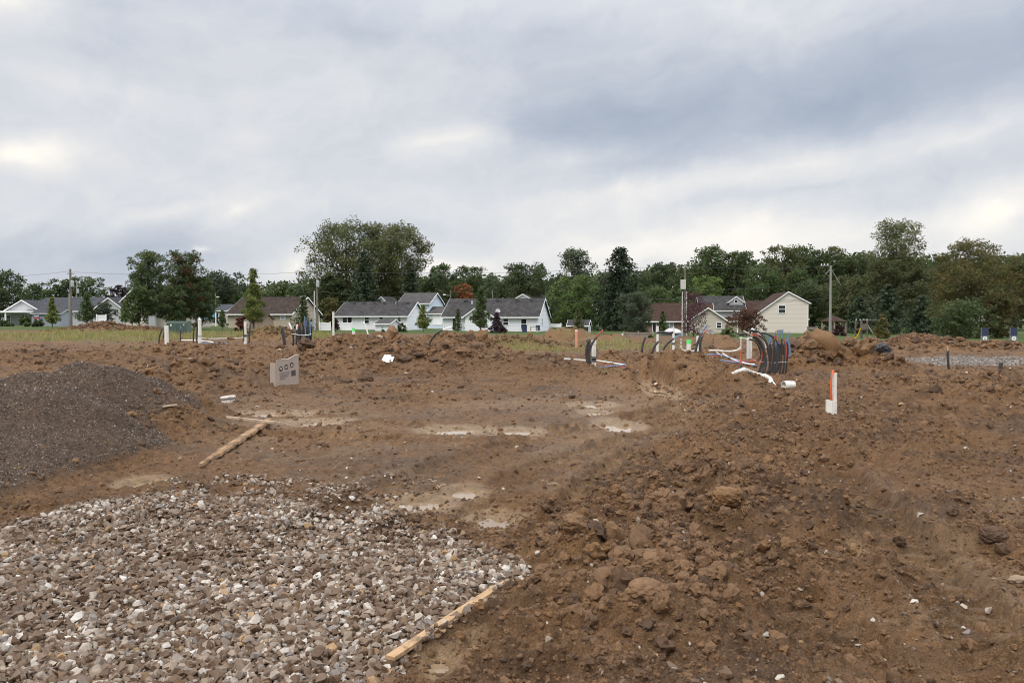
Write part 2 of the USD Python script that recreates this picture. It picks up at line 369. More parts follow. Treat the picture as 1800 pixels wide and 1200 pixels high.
plain('play_wood', (0.13, 0.10, 0.078), 0.8, 0.2, 5.0)
plain('fence_wood', (0.25, 0.20, 0.165), 0.85, 0.25, 2.0, 0.3)
plain('cardboard', (0.33, 0.27, 0.225), 0.85, 0.06, 6.0, dirt=0.12, dirt_col=(0.30, 0.21, 0.14))
plain('cardboard_edge', (0.56, 0.50, 0.44), 0.85, 0.1, 30.0)
plain('print_ink', (0.055, 0.05, 0.052), 0.8, 0.25, 40.0)
plain('print_paper', (0.46, 0.40, 0.345), 0.85, 0.05)
plain('white_sheet', (0.74, 0.74, 0.74), 0.6, 0.05, 6.0, dirt=0.15)
plain('concrete', (0.36, 0.32, 0.275), 0.9, 0.15, 6.0, 0.4, dirt=0.2)
plain('black_plastic', (0.02, 0.021, 0.022), 0.35, 0.2)
plain('copper_valve', (0.035, 0.03, 0.03), 0.5, 0.2)
plain('red_print', (0.55, 0.03, 0.05), 0.6, 0.05)
plain('twig', (0.42, 0.33, 0.22), 0.8, 0.2)
make_pane('pane')
plain('bright_pane', (0.30, 0.33, 0.36), 0.1, 0.1)
make_wood('fresh_wood', (0.42, 0.27, 0.145), 0.5)
make_wood('muddy_wood', (0.33, 0.20, 0.105), 0.7)
make_wood('grey_lath', (0.50, 0.38, 0.27), 0.35)
make_courses('white_siding', (0.74, 0.755, 0.775), 0.2, 60.0, vary=0.01, bump=0.35)
make_courses('cream_siding', (0.66, 0.605, 0.53), 0.2, 60.0, vary=0.01, bump=0.5)
make_courses('tan_siding', (0.42, 0.355, 0.285), 0.2, 60.0, vary=0.012, bump=0.4)
make_courses('grey_siding', (0.46, 0.465, 0.47), 0.2, 60.0, vary=0.012, bump=0.4)
make_courses('beige_siding', (0.50, 0.455, 0.39), 0.2, 60.0, vary=0.012, bump=0.4)
make_courses('pale_blue_siding', (0.58, 0.66, 0.74), 0.2, 60.0, vary=0.01, bump=0.4)
make_courses('blue_grey_boards', (0.36, 0.40, 0.45), 2.4, 0.25, vary=0.05, bump=0.5)
make_courses('pink_tan_boards', (0.43, 0.32, 0.245), 2.4, 0.25, vary=0.05, bump=0.5)
make_courses('brown_brick', (0.24, 0.165, 0.13), 0.08, 0.22, vary=0.2)
make_courses('charcoal_shingle', (0.054, 0.051, 0.051), 0.14, 0.3, vary=0.25, streak=0.35, rough=0.9)
make_courses('brown_shingle', (0.050, 0.036, 0.030), 0.14, 0.3, vary=0.25, streak=0.3, rough=0.9)
make_courses('grey_shingle', (0.080, 0.075, 0.073), 0.14, 0.3, vary=0.2, streak=0.2, rough=0.9)
make_courses('blue_grey_shingle', (0.062, 0.064, 0.072), 0.14, 0.3, vary=0.2, streak=0.15, rough=0.9)
make_courses('red_brown_shingle', (0.058, 0.034, 0.027), 0.14, 0.3, vary=0.25, streak=0.25, rough=0.9)
n_ = {'g': ('geometry', {}), 'no': ('noise_texture', {'scale': 3.0, 'detail': 4.0}), 'r': ('rgb_ramp', {'ramp': [(0.3, (0.19, 0.130, 0.078)), (0.7, (0.25, 0.180, 0.115))]}), 'bn': ('noise_texture', {'scale': 14.0, 'detail': 2.0}), 'b': ('bump', {'strength': 0.05, 'distance': 0.01}), 'p': ('principled_bsdf', {'roughness': 0.07, 'specular_ior_level': 0.6})}
M['muddy_water'] = usdkit.material(stage, L + 'muddy_water', n_, [('g.position', 'no.vector'), ('no.fac', 'r.fac'), ('r.color', 'p.base_color'), ('g.position', 'bn.vector'), ('bn.fac', 'b.height'), ('b.normal', 'p.normal')], surface='p.BSDF')

# ------------------------------------------------------------------ the ground's shape
# mounds: (picture x of the middle, distance, half width, half depth, height, roughness, tone)
MOUNDS = [(748, 27.0, 2.7, 3.4, 0.84, 0.20, 0.1), (610, 25.5, 1.6, 3.2, 0.58, 0.2, 0.2), (540, 26.0, 1.6, 2.6, 0.42, 0.18, 0.1), (830, 30.0, 2.2, 2.8, 0.60, 0.2, 0.3), (905, 24.0, 2.6, 2.4, 0.42, 0.2, -0.4),
          (380, 34.0, 4.0, 4.0, 0.42, 0.16, 0.2), (290, 35.0, 1.4, 1.3, 0.24, 0.06, 0.5), (250, 20.0, 2.2, 2.2, 0.32, 0.2, 0.0), (350, 19.0, 1.8, 1.8, 0.30, 0.2, 0.0), (430, 21.0, 2.0, 2.4, 0.33, 0.22, -0.1), (60, 30.0, 4.5, 4.0, 0.30, 0.2, -0.1),
          (1215, 19.0, 1.5, 2.6, 0.55, 0.14, 0.6), (1120, 20.0, 1.5, 2.0, 0.26, 0.12, 0.4), (1462, 26.0, 1.9, 2.0, 0.62, 0.42, 0.25), (1400, 25.5, 1.1, 1.6, 0.42, 0.35, 0.2), (1545, 25.5, 1.1, 1.6, 0.26, 0.30, 0.25), (1575, 17.5, 3.6, 4.0, 0.30, 0.08, 0.1),
          (1800, 17.0, 2.6, 2.6, 0.14, 0.1, 0.0), (1330, 14.5, 2.0, 2.2, 0.12, 0.10, 0.0), (1420, 12.5, 2.0, 1.6, 0.10, 0.10, -0.2), (1640, 44.0, 2.6, 2.2, 0.50, 0.36, 0.4), (1750, 46.0, 4.2, 2.2, 0.20, 0.30, 0.4), (1590, 46.0, 1.6, 1.8, 0.30, 0.3, 0.4),
          (150, 84.0, 3.5, 2.0, 0.5, 0.5, 0.3), (188, 86.0, 2.4, 2.0, 0.75, 0.5, 0.3), (245, 85.0, 3.2, 2.0, 0.5, 0.5, 0.35), (480, 62.0, 2.6, 2.0, 0.8, 0.4, 0.4), (1000, 60.0, 2.6, 2.2, 0.95, 0.15, 0.7), (1075, 56.0, 2.4, 2.0, 0.55, 0.12, 0.6),
          (1262, 52.0, 1.6, 2.0, 0.75, 0.1, 0.2), (905, 48.0, 3.0, 1.6, 0.45, 0.3, 0.3), (1290, 36.0, 2.2, 2.0, 0.25, 0.2, 0.2), (1130, 32.0, 3.0, 2.0, 0.18, 0.2, 0.2),
          (285, 11.6, 0.9, 1.0, 0.34, 0.2, 0.0), (320, 13.2, 0.8, 1.0, 0.26, 0.2, 0.0), (1130, 5.25, 0.42, 0.36, 0.10, 0.2, 0.0), (1010, 5.6, 0.35, 0.35, 0.10, 0.2, 0.0), (1090, 6.6, 0.55, 0.5, 0.07, 0.12, 0.0), (1200, 7.6, 0.8, 0.8, 0.07, 0.10, 0.0), (1290, 9.5, 1.0, 1.2, 0.09, 0.10, 0.0), (1740, 5.9, 0.5, 0.35, 0.09, 0.2, -0.2), (1640, 6.4, 0.6, 0.3, 0.09, 0.2, -0.2),
          (1100, 4.3, 0.6, 0.4, 0.07, 0.2, 0.0), (1260, 6.4, 0.35, 0.35, 0.10, 0.15, 0.5)]
# pea gravel heap: (x, y, height, radius)
HEAP = [(-6.35, 11.8, 1.12, 1.85), (-7.2, 12.4, 0.80, 2.0), (-8.4, 11.2, 0.95, 2.8), (-5.65, 9.6, 0.74, 1.65), (-7.2, 8.8, 1.0, 2.8), (-5.5, 8.0, 0.55, 1.35), (-6.6, 7.0, 0.8, 2.4), (-6.7, 10.4, 0.8, 1.8)]
PUDDLES = [(800, 756, 62, 6), (905, 759, 48, 6), (1088, 748, 40, 8), (560, 742, 60, 5), (1165, 682, 16, 7), (1040, 712, 40, 4), (470, 728, 80, 4), (1155, 688, 20, 9), (815, 864, 34, 10), (740, 884, 56, 11), (870, 915, 46, 9), (247, 848, 36, 9), (1015, 740, 0, 0), (1045, 725, 26, 4), (830, 1130, 22, 14), (770, 1165, 34, 16), (1490, 945, 16, 9), (1510, 975, 20, 9), (600, 1000, 0, 0), (870, 915, 50, 12)]
PUDDLES = [p for p in PUDDLES if p[2]]
GX0, GX1, GY0, GY1, GS = -45.0, 45.0, -4.0, 100.0, 0.08
gxx, gyy = np.meshgrid(np.arange(GX0, GX1, GS), np.arange(GY0, GY1, GS), indexing='ij')


def mask(pixels, blur):
    poly = shapely.Polygon([flat(px, py) for px, py in pixels]).buffer(0)
    m = np.zeros(gxx.shape)
    b = poly.bounds
    i0, i1 = [int(np.clip((c - GX0) / GS, 0, gxx.shape[0])) for c in (b[0], b[2])]
    j0, j1 = [int(np.clip((c - GY0) / GS, 0, gxx.shape[1])) for c in (b[1], b[3])]
    s = np.s_[i0:i1 + 1, j0:j1 + 1]
    m[s] = shapely.contains_xy(poly, gxx[s], gyy[s])
    return ndimage.gaussian_filter(m, blur / GS)


def look_up(m, x, y):
    return ndimage.map_coordinates(m, [(x - GX0) / GS, (y - GY0) / GS], order=1, mode='constant')


GRAVEL = mask([(-250, 1000), (0, 935), (120, 900), (300, 865), (420, 878), (560, 900), (650, 898), (740, 930), (900, 985), (930, 1010), (890, 1040), (830, 1085), (760, 1130), (700, 1180), (650, 1240), (600, 1400), (-600, 1400)], 0.10)
GRAVEL_THIN = mask([(250, 900), (350, 830), (520, 800), (700, 800), (740, 830), (640, 880), (760, 920), (600, 960), (300, 930)], 0.25)
SMOOTH = mask([(380, 705), (560, 695), (700, 720), (1000, 690), (1130, 672), (1230, 690), (1270, 730), (1190, 790), (1100, 850), (1010, 930), (900, 962), (740, 905), (560, 890), (420, 860), (300, 860), (330, 790), (370, 740)], 0.35)
ROUGH = mask([(960, 990), (1040, 900), (1150, 820), (1230, 760), (1300, 730), (1500, 700), (1900, 690), (2300, 700), (2300, 1500), (850, 1500), (880, 1180), (900, 1060)], 0.60)
RUT = mask([(1450, 830), (1540, 830), (1720, 960), (1900, 1090), (1900, 1200), (1700, 1100), (1560, 960)], 0.12)
FLATR = mask([(1600, 840), (1900, 830), (2000, 960), (1800, 1010), (1700, 930)], 0.25)
MUDR = mask([(1440, 1060), (1560, 1040), (1680, 1120), (1800, 1180), (1800, 1400), (1560, 1400), (1480, 1180)], 0.25)
STONES_R = mask([(1590, 633), (1690, 626), (1830, 629), (1830, 646), (1650, 644)], 0.5)
GRASS_L = mask([(-150, 576), (560, 577), (575, 600), (300, 601), (180, 606), (0, 601), (-150, 601)], 1.0)
GRASS_M = mask([(860, 603), (960, 598), (1140, 598), (1180, 612), (1100, 620), (900, 622)], 1.0)
GRASS_S = mask([(200, 612), (290, 606), (330, 612), (260, 630), (210, 632)], 0.6)
# machine tracks: (picture points of the wheel line, width, depth, cleat spacing)
TRACKS = [([(520, 960), (600, 905), (720, 850), (850, 800), (960, 770), (1100, 740), (1230, 712)], 0.48, 0.06, 0.22), ([(640, 985), (730, 930), (830, 885), (950, 830), (1080, 785), (1230, 745)], 0.48, 0.06, 0.22),
          ([(330, 760), (500, 770), (700, 775), (950, 760), (1150, 730), (1300, 690)], 0.42, 0.06, 0.19), ([(420, 720), (560, 735), (760, 752), (960, 757), (1100, 745)], 0.40, 0.06, 0.19),
          ([(1430, 800), (1500, 880), (1600, 990), (1720, 1120), (1850, 1280)], 0.5, 0.10, 0.2), ([(900, 1010), (980, 930), (1060, 850), (1150, 790)], 0.42, 0.07, 0.2), ([(1180, 820), (1260, 940), (1380, 1060), (1560, 1240)], 0.45, 0.09, 0.2), ([(740, 1210), (830, 1130), (930, 1080), (1000, 1040)], 0.30, 0.035, 0.13)]
TRACK_LINES = []
for pix, w, d, c in TRACKS:
    TRACK_LINES.append((curve([flat(*p) for p in pix], 30), w, d, c))


def base_height(x, y):
    """The lie of the land without lumps."""
    z = -0.009 * np.clip(x, -130, 130) * sstep(40, 90, y)
    wx, wy = x + 0.9 * (fbm2(x * 0.6, y * 0.6, 3, 5) - 0.5), y + 0.9 * (fbm2(x * 0.6, y * 0.6, 3, 6) - 0.5)
    near = 1 - sstep(55, 75, y)
    z = z + near * (0.16 * (fbm2(x * 0.22, y * 0.22, 3, 11) - 0.5) + 0.10 * (fbm2(x * 0.9, y * 0.9, 3, 12) - 0.5)) * (1 - 0.75 * look_up(SMOOTH, x, y)) * (1 - 0.6 * look_up(GRAVEL, x, y))
    for px, D, rx, ry, h, ro, tone in MOUNDS:
        cx = (px - 900) / FPX * D
        s = 1.0 if D > 12 else 0.25
        qx, qy = x + s * (wx - x), y + s * (wy - y)
        d = np.sqrt(((qx - cx) / rx) ** 2 + ((qy - D) / ry) ** 2)
        z = z + h * (1 - sstep(0.12, 1.35, d))
    heap = np.zeros(np.shape(x))
    for cx, cy, h, r in HEAP:
        d = np.hypot(x + 0.35 * (wx - x) - cx, y + 0.35 * (wy - y) - cy)
        k = h * (1 - np.sqrt((d / r) ** 2 + 0.03)) / (1 - math.sqrt(0.03))
        heap = np.logaddexp(heap * 20, k * 20) / 20
    heap = np.clip(heap - math.log(len(HEAP) + 1) / 20 * np.exp(-heap * 6), 0, None)
    z = z + heap
    return z, heap


def flatten_for_puddles(x, y, z):
    water = np.zeros(np.shape(x))
    for i, (px, py, a, b) in enumerate(PUDDLES):
        cx, cy, rx, ry, lev = PUDDLE_AT[i]
        d = np.sqrt(((x - cx) / rx) ** 2 + ((y - cy) / ry) ** 2)
        k = 1 - sstep(1.0, 1.9, d)
        z = z * (1 - k) + k * (lev + 0.022)
        z = z - 0.048 * (1 - sstep(0.35, 1.05, d + 0.8 * (fbm2(x * 2.2, y * 2.2, 3, 40) - 0.5)))
        water = np.maximum(water, 1 - sstep(0.8, 1.6, d))
    return z, water


def roughness(x, y):
    a = 0.045 + 0.03 * (fbm2(x * 0.35, y * 0.35, 3, 21) - 0.5)
    a = a * (1 - 0.50 * look_up(SMOOTH, x, y)) + 0.055 * look_up(ROUGH, x, y)
    for px, D, rx, ry, h, ro, tone in MOUNDS:
        cx = (px - 900) / FPX * D
        d = np.sqrt(((x - cx) / rx) ** 2 + ((y - D) / ry) ** 2)
        a = a + ro * 0.42 * (1 - sstep(0.5, 1.45, d))
    a = a * (1 - 0.75 * look_up(RUT, x, y)) * (1 - 0.6 * look_up(FLATR, x, y)) * (1 - 0.7 * look_up(MUDR, x, y))
    a = a * (1 - 0.8 * np.maximum(look_up(GRAVEL, x, y), look_up(STONES_R, x, y)))
    return a * (1 - sstep(70, 92, y)) + 0.01


def ground_full(x, y):
    z, heap = base_height(x, y)
    rough = roughness(x, y) * (1 - 0.85 * np.clip(heap * 4, 0, 1))
    dist = np.hypot(x, y)
    tr, bars = np.zeros(np.shape(x)), np.zeros(np.shape(x))
    for line, w, dep, cl in TRACK_LINES:
        lo, hi = line.min(0) - 1, line.max(0) + 1
        s = (x > lo[0]) & (x < hi[0]) & (y > lo[1]) & (y < hi[1])
        if not s.any():
            continue
        xs, ys = x[s], y[s]
        best, along, side = np.full(xs.shape, 1e9), np.zeros(xs.shape), np.zeros(xs.shape)
        acc = 0.0
        for p, q in zip(line[:-1], line[1:]):
            e = q - p; ln = np.hypot(*e); u = np.clip(((xs - p[0]) * e[0] + (ys - p[1]) * e[1]) / ln ** 2, 0, 1)
            dx, dy = xs - p[0] - u * e[0], ys - p[1] - u * e[1]; d = np.hypot(dx, dy)
            k = d < best
            best[k] = d[k]; along[k] = (acc + u * ln)[k]; side[k] = ((dx * e[1] - dy * e[0]) / ln)[k]
            acc += ln
        fade = sstep(0, 0.8, along) * (1 - sstep(acc - 0.8, acc, along)) * (0.70 + 0.55 * fbm2(xs * 0.8, ys * 0.8, 2, 77))
        cut = 1 - sstep(w * 0.38, w * 0.55, best + 0.05 * (fbm2(xs * 6, ys * 6, 2, 78) - 0.5))
        cleat = np.clip(np.sin((along + 0.03 * (fbm2(xs * 3, ys * 3, 2, 80) - 0.5)) * 2 * np.pi / cl) * 3.5, -1, 1) * 0.5 + 0.5
        rim = np.exp(-((best - w * 0.62) / 0.07) ** 2)
        t = fade * (-dep * cut * (1 - 0.6 * cleat) + dep * 0.55 * rim * (0.5 + fbm2(xs * 5, ys * 5, 2, 79)))
        z[s] += t; tr[s] = np.maximum(tr[s], cut * fade * (0.25 + 0.75 * (1 - cleat))); bars[s] = np.maximum(bars[s], np.maximum(cut * cleat, 0.4 * rim) * fade)
    rough = rough * (1 - 0.75 * tr)
    z, water = flatten_for_puddles(x, y, z)
    rough = rough * (1 - 0.85 * water)
    wx, wy = x + 0.16 * (fbm2(x * 4, y * 4, 3, 31) - 0.5), y + 0.16 * (fbm2(x * 4, y * 4, 3, 32) - 0.5)
    big = domes(wx, wy, 0.55, 51, 0.5, 0.2, 0.5)
    mid = domes(wx, wy, 0.21, 61, 0.75)
    amp = np.clip(rough / 0.10, 0, 1.3)
    lf = 0.58 + 0.42 * sstep(9, 20, dist)
    z = z + amp * lf * (0.42 * big * np.clip(rough / 0.06 - 0.6, 0, 1.3) + 0.5 * mid)
    z = z + rough * 1.1 * (fbm2(x * 2.6, y * 2.6, 4, 71) - 0.5)
    rid = 1 - np.abs(2 * fbm2(wx * 1.5 + 7, wy * 1.5, 3, 72) - 1) * 2.2
    rid2 = 1 - np.abs(2 * fbm2(wx * 3.6 + 3, wy * 3.6, 3, 73) - 1) * 2.2
    z = z + np.clip(rough, 0, 0.13) * (0.85 * np.clip(rid, 0, 1) + 0.42 * np.clip(rid2, 0, 1))
    nearf = 1 - sstep(14, 24, dist)
    s = nearf > 0
    if s.any():
        b = np.minimum(0.25 + rough[s] / 0.06, 1.5) * nearf[s]
        sm = 0.6 * domes(wx[s], wy[s], 0.075, 81, 0.8) + 0.7 * domes(x[s], y[s], 0.033, 91, 0.8)
        z[s] += b * sm * (1 - 0.6 * np.clip(heap[s] * 4, 0, 1)) * (1 - 0.93 * water[s]) + 0.012 * b * (fbm2(x[s] * 14, y[s] * 14, 3, 95) - 0.5)
    z = z + (0.05 * (fbm2(x * 5, y * 5, 4, 99) - 0.5) + 0.42 * (fbm2(x * 0.9 + 3, y * 0.9, 3, 98) - 0.5)) * np.clip(heap * 4, 0, 1)
    return z, heap, water, rough, tr, bars


def H(x, y):
    return ground_full(np.atleast_1d(np.asarray(x, float)), np.atleast_1d(np.asarray(y, float)))[0]


def Hb(x, y):
    return float(base_height(np.array([float(x)]), np.array([float(y)]))[0][0])


def gnd(px, py):
    """The point of the land seen at a place of the photograph."""
    r = ray(px, py)
    ts = np.geomspace(3, 160, 1500)
    x, y, z = r[0] * ts, r[1] * ts, EYE + r[2] * ts
    h = base_height(x, y)[0]
    k = np.nonzero(z < h)[0]
    i = k[0] if len(k) else len(ts) - 1
    return np.array([x[i], y[i], h[i]])


PUDDLE_AT = []
for px, py, a, b in PUDDLES:
    e = flat(px, py + b); g = flat(px, py - b)
    cx, cy = gnd(px, py)[:2]
    z0 = float(base_height(np.array([cx]), np.array([cy]))[0][0])
    PUDDLE_AT.append((cx, cy, a / FPX * cy, 1.3 * abs(g[1] - e[1]) / 2, z0 - 0.03))


C = lambda *a: np.array(a)
CLAY, DARK, TAN, ORANGE, GREYS, GREEN = C(0.149, 0.084, 0.042), C(0.073, 0.042, 0.024), C(0.214, 0.135, 0.074), C(0.168, 0.092, 0.040), C(0.104, 0.069, 0.047), C(0.060, 0.085, 0.022)


def build_ground():
    fine = np.radians(np.arange(-37.5, 37.5001, 0.085))
    rest = np.radians(np.linspace(37.5, 322.5, 62)[1:-1])
    ang = np.r_[fine, rest]
    rad = np.r_[0.05, np.linspace(0.6, 3.0, 8), 3.1 * 1.0043 ** np.arange(0, 640)]
    r1 = rad[-1]
    rad = np.r_[rad, np.geomspace(r1 * 1.012, 135, 72), np.geomspace(145, 3000, 16)]
    A, R = np.meshgrid(ang, rad, indexing='ij')
    x, y = R * np.sin(A), R * np.cos(A)
    z, heap, water, rough, tr, bars = ground_full(x.ravel(), y.ravel())
    x, y = x.ravel(), y.ravel()
    na, nr = len(ang), len(rad)
    i, j = np.meshgrid(np.arange(na), np.arange(nr - 1), indexing='ij')
    i2 = (i + 1) % na
    a, b, c, d = i * nr + j, i * nr + j + 1, i2 * nr + j + 1, i2 * nr + j
    f = np.vstack([np.stack([a, c, b], -1).reshape(-1, 3), np.stack([a, d, c], -1).reshape(-1, 3)])
    # soil colours: zones and drifts of clay, never shade
    n1, n2, n3 = fbm2(x * 0.45, y * 0.45, 4, 201), fbm2(x * 1.7, y * 1.7, 4, 202), fbm2(x * 0.9, y * 0.9, 4, 203)
    mix = lambda p, q, k: p * (1 - k[:, None]) + q * k[:, None]
    col = np.tile(CLAY, (len(x), 1))
    col = mix(col, DARK, 0.75 * sstep(0.50, 0.68, n2))
    col = mix(col, ORANGE, 0.45 * sstep(0.52, 0.66, n1))
    col = mix(col, GREYS, 0.5 * sstep(0.56, 0.7, n3))
    col = mix(col, DARK * 1.15, 0.22 * look_up(ROUGH, x, y) * sstep(0.35, 0.6, 0.6 * n3 + 0.4 * n2))
    sm = look_up(SMOOTH, x, y)
    col = mix(col, TAN, sm * 0.55 * sstep(0.45, 0.60, 0.35 * n1 + 0.65 * n2))
    col = mix(col, TAN, 0.7 * np.maximum(look_up(MUDR, x, y), np.maximum(look_up(RUT, x, y), 0.8 * look_up(FLATR, x, y))) * sstep(0.40, 0.55, n2))
    col = mix(col, TAN * 1.15, 0.8 * np.clip(tr * 1.3, 0, 1) * sstep(0.30, 0.48, n2))
    col = mix(col, DARK * 1.1, 0.45 * np.clip(bars * 1.2, 0, 1) * sstep(0.26, 0.44, n3))
    for px, D, rx, ry, h, ro, tone in MOUNDS:
        cx = (px - 900) / FPX * D
        dd = np.sqrt(((x - cx) / rx) ** 2 + ((y - D) / ry) ** 2)
        k = (1 - sstep(0.6, 1.4, dd)) * abs(tone)
        col = mix(col, ORANGE if tone > 0 else DARK, k)
    col = mix(col, C(0.27, 0.185, 0.108), 0.75 * sstep(0.05, 0.9, water))
    col = mix(col, C(0.066, 0.040, 0.023), look_up(GRAVEL, x, y) * 0.8)
    hp = sstep(0.03, 0.12, heap + 0.10 * (fbm2(x * 2.4, y * 2.4, 3, 210) - 0.5))
    col = mix(col, C(0.085, 0.060, 0.044), hp * 0.9)
    col = mix(col, C(0.19, 0.16, 0.135), sstep(0.3, 0.7, look_up(STONES_R, x, y) + 0.4 * (n2 - 0.5)))
    gr = np.maximum(np.maximum(look_up(GRASS_L, x, y), look_up(GRASS_M, x, y)), 0.7 * look_up(GRASS_S, x, y))
    col = mix(col, C(0.135, 0.125, 0.05), 0.6 * gr * sstep(0.42, 0.58, n3))
    lawn = sstep(84, 92, y + 6 * (n1 - 0.5)) + sstep(70, 110, np.abs(x)) + sstep(8, 30, -y)
    lawn = np.clip(np.where((x > 20) & (y > 50) & (y < 90), np.maximum(lawn, sstep(49, 53, y)), lawn), 0, 1)
    col = mix(col, GREEN * (0.7 + 0.6 * n2)[:, None], lawn)
    wet = np.clip(0.15 + 0.55 * sm * n2 + 0.75 * water + 0.4 * tr * sstep(0.45, 0.6, n2) + 0.3 * look_up(MUDR, x, y) + 0.35 * look_up(RUT, x, y) + 0.25 * (n3 - 0.5), 0, 1) * (1 - lawn) * (1 - 0.8 * hp)
    g = obj('ground', (np.stack([x, y, z], -1), f), 'dirt', smooth=True, tint=col, wet=wet)
    tag(g, 'churned brown clay ground of the building site with lawns behind', kind='structure')
    print('ground', len(x), 'vertices')


build_ground()
for i, (cx, cy, rx, ry, lev) in enumerate(PUDDLE_AT):
    a = np.arange(56) * 2 * np.pi / 56
    q = np.linspace(0.0, 1.35, 40)
    hh = H((cx + np.outer(np.cos(a), q) * rx).ravel(), (cy + np.outer(np.sin(a), q) * ry).ravel()).reshape(56, 40)
    lev = float(np.percentile(hh[:, :27], 62))
    ring = []
    for m in range(56):       # the water ends where the clay rises out of it, or before the clay falls away
        out = np.nonzero((hh[m] > lev + 0.016) & (q > 0.45) | (hh[m] < lev - 0.028))[0]
        e = q[out[0]] if len(out) else q[-1]
        ring.append((cx + max(e, 0.12) * rx * math.cos(a[m]), cy + max(e, 0.12) * ry * math.sin(a[m]), lev))
    v = np.vstack([ring, [[cx, cy, lev]]])
    f = np.stack([np.full(56, 56), np.arange(56), (np.arange(56) + 1) % 56], -1)
    tag(obj('puddle', (v, f), 'muddy_water'), 'shallow puddle of muddy tan water in the clay', kind='structure')

# ------------------------------------------------------------------ loose stones and crumbs
rng = np.random.default_rng(7)


def stone_shape(r, points=13, flatness=0.65):
    p = r.normal(size=(points, 3)); p /= np.linalg.norm(p, axis=1, keepdims=True)
    p *= np.array([1.0, r.uniform(0.6, 0.9), flatness * r.uniform(0.7, 1.1)]) * r.uniform(0.85, 1.05, (points, 1))
    h = ConvexHull(p); f = h.simplices.copy()
    n = np.cross(p[f[:, 1]] - p[f[:, 0]], p[f[:, 2]] - p[f[:, 0]])
    bad = (n * h.equations[:, :3]).sum(1) < 0
    f[bad] = f[bad][:, ::-1]
    return p, f


def clod_shape(r):
    m = trimesh.creation.icosphere(2); v = np.array(m.vertices)
    s = r.uniform(0, 50, 3)
    k = 0.55 + 0.9 * meshkit.noise(v * 1.3 + s, 3) * 0.7 + 0.55 * (meshkit.noise(v * 3.2 + s, 4) - 0.5) + 0.3 * (meshkit.noise(v * 7 + s, 5) - 0.5)
    return v * k[:, None] * np.array([1, r.uniform(0.75, 1), r.uniform(0.6, 0.85)]), np.array(m.faces)


def quats(r, n, lie):
    """Random turns; with lie near 1 the flat side stays down."""
    a = r.uniform(0, 2 * np.pi, n); q1 = np.stack([np.cos(a / 2), np.zeros(n), np.zeros(n), np.sin(a / 2)], -1)
    t = np.abs(r.normal(0, 1, n)) * (1 - lie) * 1.6; b = r.uniform(0, 2 * np.pi, n)
    w, x, y = np.cos(t / 2), np.sin(t / 2) * np.cos(b), np.sin(t / 2) * np.sin(b)
    return np.stack([w * q1[:, 0], x * q1[:, 0] + y * q1[:, 3], y * q1[:, 0] - x * q1[:, 3], w * q1[:, 3]], -1)


def scatter(name, label, cat, shapes, mat, pos, scale, r, lie=0.6):
    pi = UsdGeom.PointInstancer.Define(stage, numbered('/World/' + name))
    paths = []
    for k, s in enumerate(shapes):
        p = f'{pi.GetPath()}/pebble' + (f'_{k:03d}' if k else '')
        usdkit.mesh(stage, p, s, M[mat], 35 if len(s[0]) > 30 else False); paths.append(p)
    n = len(pos); q = quats(r, n, lie)
    pi.CreatePrototypesRel().SetTargets(paths)
    pi.CreateProtoIndicesAttr(Vt.IntArray.FromNumpy(r.integers(0, len(shapes), n).astype(np.int32)))
    pi.CreatePositionsAttr(Vt.Vec3fArray.FromNumpy(pos.astype(np.float32)))
    pi.CreateScalesAttr(Vt.Vec3fArray.FromNumpy(np.repeat(scale[:, None], 3, 1).astype(np.float32)))
    pi.CreateOrientationsAttr(Vt.QuathArray([Gf.Quath(float(a), float(b), float(c), float(d)) for a, b, c, d in q]))
    tag(pi.GetPrim(), label, cat, kind='stuff')
    print(name, n)


STONES = [stone_shape(rng) for _ in range(14)]
# bed of crushed stone in the left foreground
n = 135000
x, y = rng.uniform(-5.2, 0.6, n), rng.uniform(2.6, 8.2, n)
m = look_up(GRAVEL, x, y) + 0.55 * (fbm2(x * 2.2, y * 2.2, 3, 301) - 0.5)
thin = look_up(GRAVEL_THIN, x, y) * 0.35 * (fbm2(x * 2.5, y * 2.5, 3, 302) > 0.45)
bare = sstep(0.56, 0.68, fbm2(x * 1.3, y * 1.3, 4, 303))
prob = np.maximum(sstep(0.22, 0.74, m) * (1 - 0.55 * bare), thin * 0.55)
inview = np.abs(x) < y * 0.70 + 0.3
keep = (rng.random(n) < prob * 0.92) & inview
x, y = x[keep], y[keep]
z, heap = ground_full(x, y)[:2]
k = heap < 0.02
x, y, z = x[k], y[k], z[k]
s = np.clip(rng.lognormal(math.log(0.0186), 0.40, len(x)), 0.007, 0.044)
scatter('gravel_bed', 'bed of brown and grey crushed stone in the left foreground', 'gravel', STONES, 'crushed_stone', np.stack([x, y, z + s * rng.uniform(0.1, 0.75, len(x))], -1), s, rng, 0.55)
# pea gravel on the heap
n = 330000
x, y = rng.uniform(-12, -2.8, n), rng.uniform(5.2, 16.5, n)
keep = (np.abs(x) < y * 0.69 + 0.2) & (rng.random(n) < np.clip(7.5 / np.hypot(x, y), 0.35, 1) * 0.8)
x, y = x[keep], y[keep]
z, heap = ground_full(x, y)[:2]
k = heap + 0.10 * (fbm2(x * 2.4, y * 2.4, 3, 210) - 0.5) > 0.05 + 0.03 * rng.random(len(x))
x, y, z = x[k], y[k], z[k]
s = rng.uniform(0.006, 0.0145, len(x)) * np.clip(np.hypot(x, y) / 9.0, 1, 1.4)
scatter('pea_gravel_heap', 'heap of dark pea gravel at the left edge', 'gravel heap', [stone_shape(rng, 7, 0.8) for _ in range(6)], 'pea_gravel', np.stack([x, y, z + s * 0.3], -1), s, rng, 0.2)
